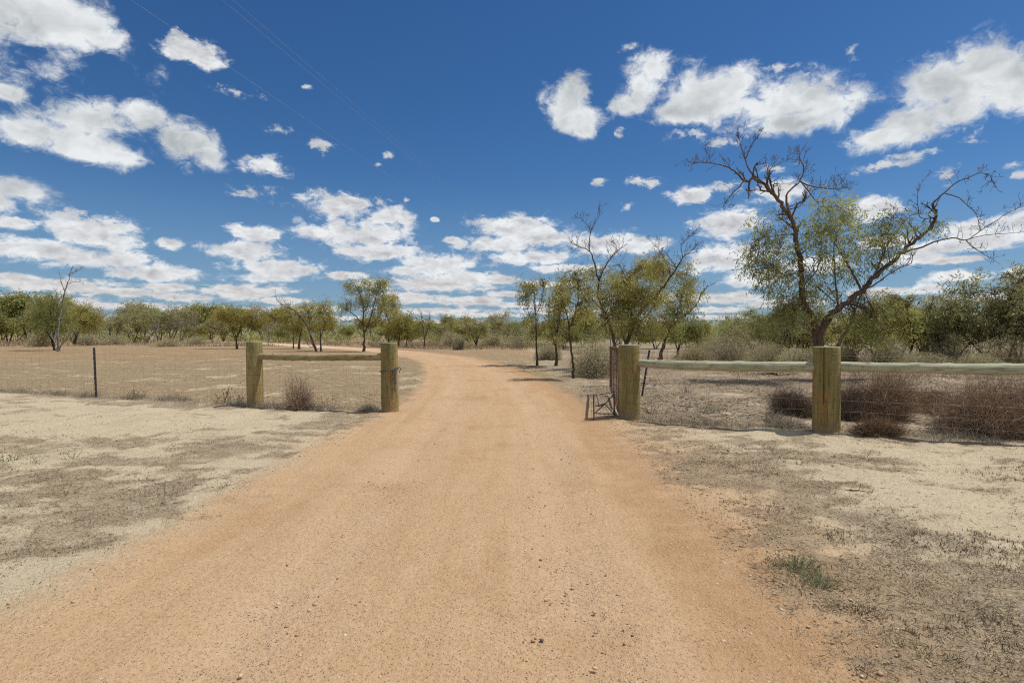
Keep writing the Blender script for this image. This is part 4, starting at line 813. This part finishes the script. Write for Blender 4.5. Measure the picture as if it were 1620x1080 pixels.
row('back row', -60, 560, 31, 104, 145, lambda u: float(np.interp(u, [0, 200, 300, 560], [482, 488, 492, 500])), ['thin crowned'] * 4 + ['bare dead'] * 3 + ['green crowned', 'olive crowned'])
row('middle row', 590, 840, 14, 78, 105, lambda u: float(np.interp(u, [590, 700, 760, 840], [503, 504, 506, 502])), ['thin crowned', 'bare dead', 'green crowned', 'olive crowned', 'thin crowned'])
row('back row', 580, 900, 15, 108, 150, lambda u: 507, GK)
row('middle row', 860, 1110, 11, 48, 70, lambda u: float(np.interp(u, [860, 960, 1110], [500, 494, 508])), GK)
row('back row', 1090, 1680, 12, 60, 95, lambda u: float(np.interp(u, [1090, 1130, 1200, 1400, 1650], [516, 517, 506, 500, 492])), GK + ['thin crowned'] * 3)
plan += [(1176, 34, 3.2, 'bare dead', 'scrub row'), (1168, 38, 2.9, 'bushy', 'scrub row'), (1200, 36, 3.0, 'bushy', 'scrub row'), (1250, 27, 2.9, 'bushy', 'scrub row'), (1275, 29, 2.8, 'bushy', 'scrub row'), (1232, 30, 2.7, 'bushy', 'scrub row'),
  (1385, 23.5, 3.1, 'bushy', 'scrub row'), (1430, 25, 3.0, 'bushy', 'scrub row'), (1468, 27, 3.2, 'bushy', 'scrub row'), (1505, 24, 3.1, 'bushy', 'scrub row'), (1585, 23, 3.0, 'bushy', 'scrub row'), (1620, 22, 4.0, 'bushy', 'scrub row'), (1660, 24, 4.3, 'bushy', 'scrub row'), 
  (240, 80, 4.6, 'bare dead', 'front row'), (300, 84, 5.4, 'bare dead', 'front row'), (425, 88, 5.2, 'bare dead', 'middle row')]
plan.sort(key=lambda p: p[0]); count = {}
for u, Y, h, kind, rowname in plan:
    pool = KIND[kind]; k = r5.randrange(len(pool)); src = pool[k]
    o = src if src.name not in used else copy_tree(src); used.add(src.name)
    s = h / HT.get(kind, 6.0) / .95; x, y = at(u, Y)
    o.location = (x, y, z0(x, y) - .03); o.scale = (s * r5.uniform(.9, 1.25), s * r5.uniform(.9, 1.25), s); o.rotation_euler = (0, 0, r5.uniform(0, 6.28))
    mk = [m for m in MARK if m[0] <= u][-1]; key = (rowname, mk[1]); count[key] = count.get(key, 0) + 1
    what = {'bare dead': 'bare grey dead tree', 'bushy': 'bushy acacia shrub'}.get(kind, kind + ' tree')
    tag(o, f'{what}, {ORD[count[key] - 1]} right of {mk[1]} in the {rowname}', 'shrub' if kind == 'bushy' else 'tree', {'front row': 'front row of trees', 'back row': 'back row of trees', 'middle row': 'middle row of trees', 'scrub row': 'row of acacia scrub behind the rail'}[rowname])
for kk in KIND.values():
    for o in kk:
        if o.name not in used:
            for c in list(o.children): bpy.data.objects.remove(c)
            bpy.data.objects.remove(o)

# ------------------------------------------------------------------ uncountable cover: one object each
rng = np.random.default_rng(501)
b = Buf(); n = 46000                             # far wood closing the plain
fx = rng.uniform(-330, 330, n); fy = rng.uniform(160, 300, n); th = 3.0 + 4.5 * fbm(fx * .06, fy * .06, 3, 3) ** 1.2; fz = th * rng.random(n) ** .6
leaves(b, np.stack([fx, fy, fz], -1), rng.normal(size=(n, 3)) + np.array([0, 0, -.3]), rng.uniform(.8, 1.7, n), rng.uniform(.3, .6, n), np.clip(fbm(fx * .1, fy * .1, 2, 8) + rng.normal(size=n) * .2, 0, 1))
tag(b.build('far_woodland', M_green), 'long low strip of dark green woodland on the horizon behind the tree lines', 'woodland', kind='stuff')

b = Buf(); m_ = 300                               # low scrub growing between the far trees
ux = np.concatenate([rng.uniform(-95, -6, 160), rng.uniform(-6, 30, 70), rng.uniform(20, 95, 70)]); uy = np.concatenate([rng.uniform(90, 150, 160), rng.uniform(84, 140, 70), rng.uniform(52, 110, 70)]); us = rng.uniform(.8, 2.4, m_)
k_ = np.repeat(np.arange(m_), 85); dd_ = unit(rng.normal(size=(len(k_), 3))) * rng.random((len(k_), 1)) ** .5; dd_[:, 2] = np.abs(dd_[:, 2])
leaves(b, np.stack([ux, uy, 0 * ux], -1)[k_] + dd_ * us[k_][:, None] * np.array([1.3, 1.3, .9]), rng.normal(size=(len(k_), 3)) + np.array([0, 0, .5]), rng.uniform(.25, .6, len(k_)), rng.uniform(.08, .18, len(k_)), np.clip(rng.random(m_)[k_] * .6 + rng.normal(size=len(k_)) * .15 + .1, 0, 1))
tag(b.build('scrub_undergrowth', M_green), 'low olive scrub filling the gaps under the far rows of trees', 'undergrowth', kind='stuff')

def scatter(n, ylo, yhi, xhalf, power=1.0):      # denser near the camera
    y = ylo * (yhi / ylo) ** rng.random(n) ** power; x = rng.uniform(-1, 1, n) * (y * xhalf + 1.0); return x, y
def keep(x, y, prob): m = rng.random(len(x)) < prob; return x[m], y[m]
def blade_field(b, x, y, h, w, tint, lean=.6, bend=.15, segs=2):
    n = len(x); z = hgt(x, y); d = rng.normal(size=(n, 3)) * lean + np.array([0, 0, 1.0]); d[:, 2] = np.abs(d[:, 2])
    ribbons(b, np.stack([x, y, z - .004], -1), d, h, w, bend, tint, segs)
# short dry stubble on the verge
b = Buf(); x, y = scatter(270000, 2.2, 11.5, 1.0, .75); rd_, _ = road_coords(x, y); lm = litter_mask(x, y, rd_); fr = fbm(x * 3, y * 3, 3, 77)
x, y = keep(x, y, (rd_ < -.05 + .3 * (fr - .5)) * (.06 + .94 * lm) * sstep(fr, .32, .55) * (y < fence_y(x) + .6)); m = len(x)
jit = rng.normal(size=(2, m)) * .012; x = x + jit[0]; y = y + jit[1]
blade_field(b, x, y, rng.uniform(.010, .034, m), rng.uniform(.003, .006, m), np.clip(rng.normal(.32, .22, m), 0, 1), .8, segs=1)
# lying bits of straw, bark and leaves
x, y = scatter(95000, 2.2, 14, 1.0, .75); rd_, _ = road_coords(x, y); lm = litter_mask(x, y, rd_)
x, y = keep(x, y, (rd_ < .05) * (.10 + .90 * lm) * (x > 1) + (rd_ < .0) * .75 * lm * (x <= 1)); m = len(x); d = rng.normal(size=(m, 3)) * np.array([1, 1, .10])
ribbons(b, np.stack([x, y, hgt(x, y) + .006], -1), d, rng.uniform(.012, .055, m) * (1 + (rng.random(m) > .97) * 2), rng.uniform(.002, .007, m), 0, np.clip(rng.normal(.55, .3, m), 0, 1), 1)
tag(b.build('verge_grass', M_straw), 'short dry stubble and straw litter on the sandy verges', 'dry grass', kind='stuff')
b = Buf(); x, y = scatter(52000, 2.2, 10, 1.0, .8); rd_, _ = road_coords(x, y); lm = fbm(x * 1.3 + 40, y * 1.6, 4, 91)   # dark shrivelled weeds
x, y = keep(x, y, (rd_ < -.25) * (.25 + .75 * (x > 0)) * sstep(lm, .50, .62) * (y < fence_y(x))); k = 4; x = np.repeat(x, k) + rng.normal(size=len(x) * k) * .008; y = np.repeat(y, k) + rng.normal(size=len(y) * k) * .008; m = len(x)
blade_field(b, x, y, rng.uniform(.012, .038, m), rng.uniform(.003, .006, m), np.clip(rng.normal(.35, .25, m), 0, 1), .5, segs=1)
tag(b.build('dark_stubble_grass', M_dark), 'dark shrivelled weed stubble dotted over the pale sand', 'dry weeds', kind='stuff')
# paddock grass, fence-line fringe, far straw belt
b = Buf(); y = 8.5 * (75 / 8.5) ** rng.random(90000); x = rng.uniform(-1.05, 1.05, len(y)) * y; rd_, _ = road_coords(x, y); p = fbm(x * .5, y * .5, 4, 61)
x, y = keep(x, y, (rd_ < -.1) * (y > fence_y(x) + .2) * sstep(p, .38, .56) * np.where(x > .05 * y, .8, .6)); m = len(x); s = .5 + y / 26
blade_field(b, x, y, rng.uniform(.015, .06, m) * s, rng.uniform(.004, .009, m) * s, np.clip(rng.normal(.35, .22, m), 0, 1), .9)
fx = np.concatenate([rng.uniform(-17, -2.3, 26000), rng.uniform(2.1, 9, 9000)]); cl = fbm(fx * 2.2, fx * 0, 4, 71); hh = sstep(cl, .36, .66); fx = fx[rng.random(len(fx)) < .35 + hh]; m = len(fx); hh = sstep(fbm(fx * 2.2, fx * 0, 4, 71), .36, .66)
fy = fence_y(fx) + rng.normal(size=m) * .14
bf_ = Buf(); blade_field(bf_, fx, fy, (.06 + .19 * hh * rng.random(m)) * rng.uniform(.5, 1.1, m), rng.uniform(.003, .006, m), np.clip(rng.normal(.60, .25, m), 0, 1), .6)
tag(bf_.build('fence_line_grass', M_greytwig), 'grey dead grass fringe growing under the wire along the fence line', 'dry grass', kind='stuff')
x, y = rng.uniform(-90, -8, 16000), rng.uniform(62, 88, 16000); x, y = keep(x, y, (np.abs(x) < y * 1.0) * (road_coords(x, y)[0] < -1) * sstep(fbm(x * .25, y * .25, 3, 66), .35, .55)); m = len(x)
blade_field(b, x, y, rng.uniform(.25, .75, m), rng.uniform(.03, .07, m), np.clip(rng.normal(.45, .2, m), 0, 1), .5)
x, y = rng.uniform(-26, 6, 9000), rng.uniform(50, 75, 9000); x, y = keep(x, y, (road_coords(x, y)[0] < -2.0) * (x > -y * .25)); m = len(x)
blade_field(b, x, y, rng.uniform(.2, .6, m), rng.uniform(.02, .05, m), np.clip(rng.normal(.4, .2, m), 0, 1), .5)
y = rng.uniform(16, 46, 22000); x = rng.uniform(.22, 1.05, len(y)) * y; x, y = keep(x, y, sstep(fbm(x * .35, y * .35, 3, 44), .42, .6)); m = len(x)
blade_field(b, x, y, rng.uniform(.08, .5, m), rng.uniform(.008, .018, m), np.clip(rng.normal(.42, .22, m), 0, 1), .6)
tag(b.build('paddock_grass', M_straw), 'dry brown grass over the paddocks and along the fence line', 'dry grass', kind='stuff')
# leaf litter and sticks on the scrub side
b = Buf(); y = 7.5 * (30 / 7.5) ** rng.random(60000); x = rng.uniform(.12, 1.05, len(y)) * y; rd_, _ = road_coords(x, y); x, y = keep(x, y, (rd_ < -.1) * (y > fence_y(x)) * sstep(fbm(x * .6, y * .6, 4, 52), .40, .56)); m = len(x); d = rng.normal(size=(m, 3)) * np.array([1, 1, .14])
ribbons(b, np.stack([x, y, hgt(x, y) + .008], -1), d, rng.uniform(.03, .12, m), rng.uniform(.006, .016, m), 0, np.clip(rng.normal(.5, .3, m), 0, 1), 1)
tag(b.build('leaf_litter', M_greytwig), 'fallen leaves and twigs under the scrub right of the road', 'leaf litter', kind='stuff')
# gravel: small faceted stones on the road, thicker along its right edge
ico = np.array([(0, 0, 1), (.89, 0, .45), (.28, .85, .45), (-.72, .53, .45), (-.72, -.53, .45), (.28, -.85, .45), (.72, .53, -.45), (-.28, .85, -.45), (-.89, 0, -.45), (-.28, -.85, -.45), (.72, -.53, -.45), (0, 0, -1)])
icf = np.array([(0,1,2),(0,2,3),(0,3,4),(0,4,5),(0,5,1),(1,6,2),(2,7,3),(3,8,4),(4,9,5),(5,10,1),(6,7,2),(7,8,3),(8,9,4),(9,10,5),(10,6,1),(11,7,6),(11,8,7),(11,9,8),(11,10,9),(11,6,10)])
x, y = scatter(190000, 2.1, 14, 1.0, .62); rd_, la = road_coords(x, y); g_ = fbm(x * 1.2, y * .8, 4, 19)
x, y = keep(x, y, (rd_ > -.5) * np.clip(.16 + .7 * sstep(g_, .50, .68) + 1.1 * sstep(la, .9, 1.6) * (rd_ > -.45), 0, 1.2) / 1.2); m = len(x); sz = .0017 * np.exp(rng.gamma(1.1, .36, m)); sz = np.minimum(sz, .011)
V = ico[None] * rng.uniform(.7, 1.25, (m, 12, 1)) * sz[:, None, None] * rng.uniform(.7, 1.3, (m, 1, 3)) * np.array([1, 1, .6]); a = rng.uniform(0, 6.28, m)
V = np.stack([V[..., 0] * np.cos(a)[:, None] - V[..., 1] * np.sin(a)[:, None], V[..., 0] * np.sin(a)[:, None] + V[..., 1] * np.cos(a)[:, None], V[..., 2]], -1) + np.stack([x, y, hgt(x, y) + .006 - sz * .10], -1)[:, None]
b = Buf(); b.add(V.reshape(-1, 3), (icf[None] + (np.arange(m) * 12)[:, None, None]).reshape(-1, 3), np.repeat(rng.random(m), 12))
def stone(t):
    a = t.attr('tint'); c = t.mix(t.step(a, .1, .75), (.40, .245, .14), (.54, .39, .25)); c = t.mix(t.m('GREATER_THAN', a, .95), c, (.58, .48, .37)); return t.mix(t.m('LESS_THAN', a, .035), c, (.14, .10, .085))
tag(b.build('road_gravel', material('gravel_stones', stone, .9, .2)), 'small loose stones scattered over the orange road', 'gravel', kind='stuff')

# small weeds one can point at
def weed(u, v, h, n, mat, label, seed, spread=.5, leafn=0):
    global rng
    rng = np.random.default_rng(seed); x, y = G(u, v); b = Buf(); bs = rng.normal(size=(n, 3)) * np.array([spread, spread, 0]) * h * .45; d = rng.normal(size=(n, 3)) * .5 + bs / h * .8 + np.array([0, 0, 1.0])
    ribbons(b, bs, d, h * rng.uniform(.5, 1.1, n), h * .05, .15, np.clip(rng.normal(.5, .25, n), 0, 1), 3)
    m = n * 4; p = bs[np.arange(m) % n] + unit(d[np.arange(m) % n]) * (h * rng.uniform(.25, 1, m))[:, None]
    leaves(b, p, rng.normal(size=(m, 3)) + np.array([0, 0, .6]), h * .16, h * .05, np.clip(rng.normal(.6, .25, m), 0, 1))
    o = b.build('weed_tuft', mat); put(o, x, y, rz=0); return tag(o, label, 'weed', 'weeds on the verges')
for k, (u, v, h, n, mat, lab, sp) in enumerate([
    (1258, 900, .085, 260, M_herb, 'upper half of the long green grassy clump on the right verge', 1.5), (1295, 925, .075, 240, M_herb, 'lower half of the long green grassy clump on the right verge', 1.5),
    (1318, 968, .06, 30, M_herb, 'small green tuft just below the long green clump', 1.0), (1468, 1040, .10, 22, M_herb, 'yellowish green weed near the bottom right corner', .9), (1268, 1008, .05, 26, M_greytwig, 'grey woolly tuft at the right road edge', 1.0),
    (1305, 1062, .05, 24, M_greytwig, 'grey tuft at the bottom beside the right road edge', 1.0), (1415, 1028, .09, 20, M_straw, 'thin straw weed left of the yellowish green weed', .8), (1370, 1075, .06, 40, M_greytwig, 'wide grey tuft at the very bottom right of the road', 1.2),
    (1580, 990, .08, 24, M_herb, 'small green weed in the dark litter near the right edge', 1.0), (93, 785, .13, 16, M_straw, 'pale topped dry weed standing on the left verge', .7), (12, 730, .16, 26, M_herb, 'green tuft at the left edge of the verge', .9), (52, 735, .10, 16, M_herb, 'low olive tuft beside the green tuft at the left edge', 1.0),
    (114, 730, .14, 14, M_herb, 'tall thin green sprig on the left verge', .6), (268, 780, .13, 18, M_herb, 'leafy green sprig in the middle of the left verge', .9), (350, 778, .09, 20, M_herb, 'small green tuft close to the left road edge', 1.0), (243, 733, .09, 16, M_straw, 'small straw tuft in the middle of the left verge', .9), (282, 726, .09, 14, M_brown, 'little brown dead tuft on the left verge near the road', .9),
    (1085, 620, .20, 20, M_greytwig, 'grey weed under the pale rail, right of the gate post', .6), (1125, 653, .22, 26, M_herb, 'bluish grey-green weed behind the netting under the rail', .8), (1030, 655, .3, 8, M_dark, 'single dark stalk beside the thick gate post', .25), (352, 637, .42, 18, M_brown, 'tall dry brown weed against the netting left of the green post', .5), (378, 636, .42, 10, M_dark, 'spindly dark weed right beside the green post', .6), (210, 632, .32, 30, M_straw, 'dry grass tuft right of the black picket', .6),
    (208, 630, .22, 20, M_greytwig, 'grey dead tuft at the fence right of the black picket', .8), (522, 640, .26, 12, M_dark, 'dark stalk weed right of the upright brown shrub', .5), (140, 640, .10, 20, M_herb, 'yellow-green low tuft below the black picket', 1.2)]):
    weed(u, v, h, n, mat, lab, 300 + k, sp)
# fallen wood
def log(u, v, L, r, ang, mat, label, seed):
    global rng
    rng = np.random.default_rng(seed); x, y = G(u, v); s = np.linspace(-.5, .5, 9); pts = np.stack([s * L * math.cos(ang), s * L * math.sin(ang), r * .7 + rng.normal(size=9) * r * .5], -1) + rng.normal(size=(9, 3)) * np.array([L * .02, L * .02, 0]); b = Buf(); Ls = smooth_line(pts, 4); add_tube(b, Ls, r * np.linspace(1, .45, len(Ls)), 7); twigs(b, Ls, 4, L * .25, r * .35, 1)
    o = b.build('fallen_branch', mat); o.location = (x, y, z0(x, y)); return tag(o, label, 'branch', 'fallen branches')
log(1478, 622, 1.9, .06, .15, M_barkgrey, 'pale fallen branch lying behind the rail by the largest shrub', 1)
log(1455, 626, 1.3, .05, -.3, M_barkgrey, 'second pale fallen branch, left of the longer one', 2)
log(1092, 643, .7, .02, -.5, M_barkgrey, 'thin grey stick on the leaf litter right of the gate post', 3)
log(1235, 592, 1.6, .05, .1, M_bark, 'dark fallen branch on white sand left of the big tree', 4)
log(1360, 782, .22, .006, -.3, M_bark, 'dark stick on the sand below the cracked post', 5)
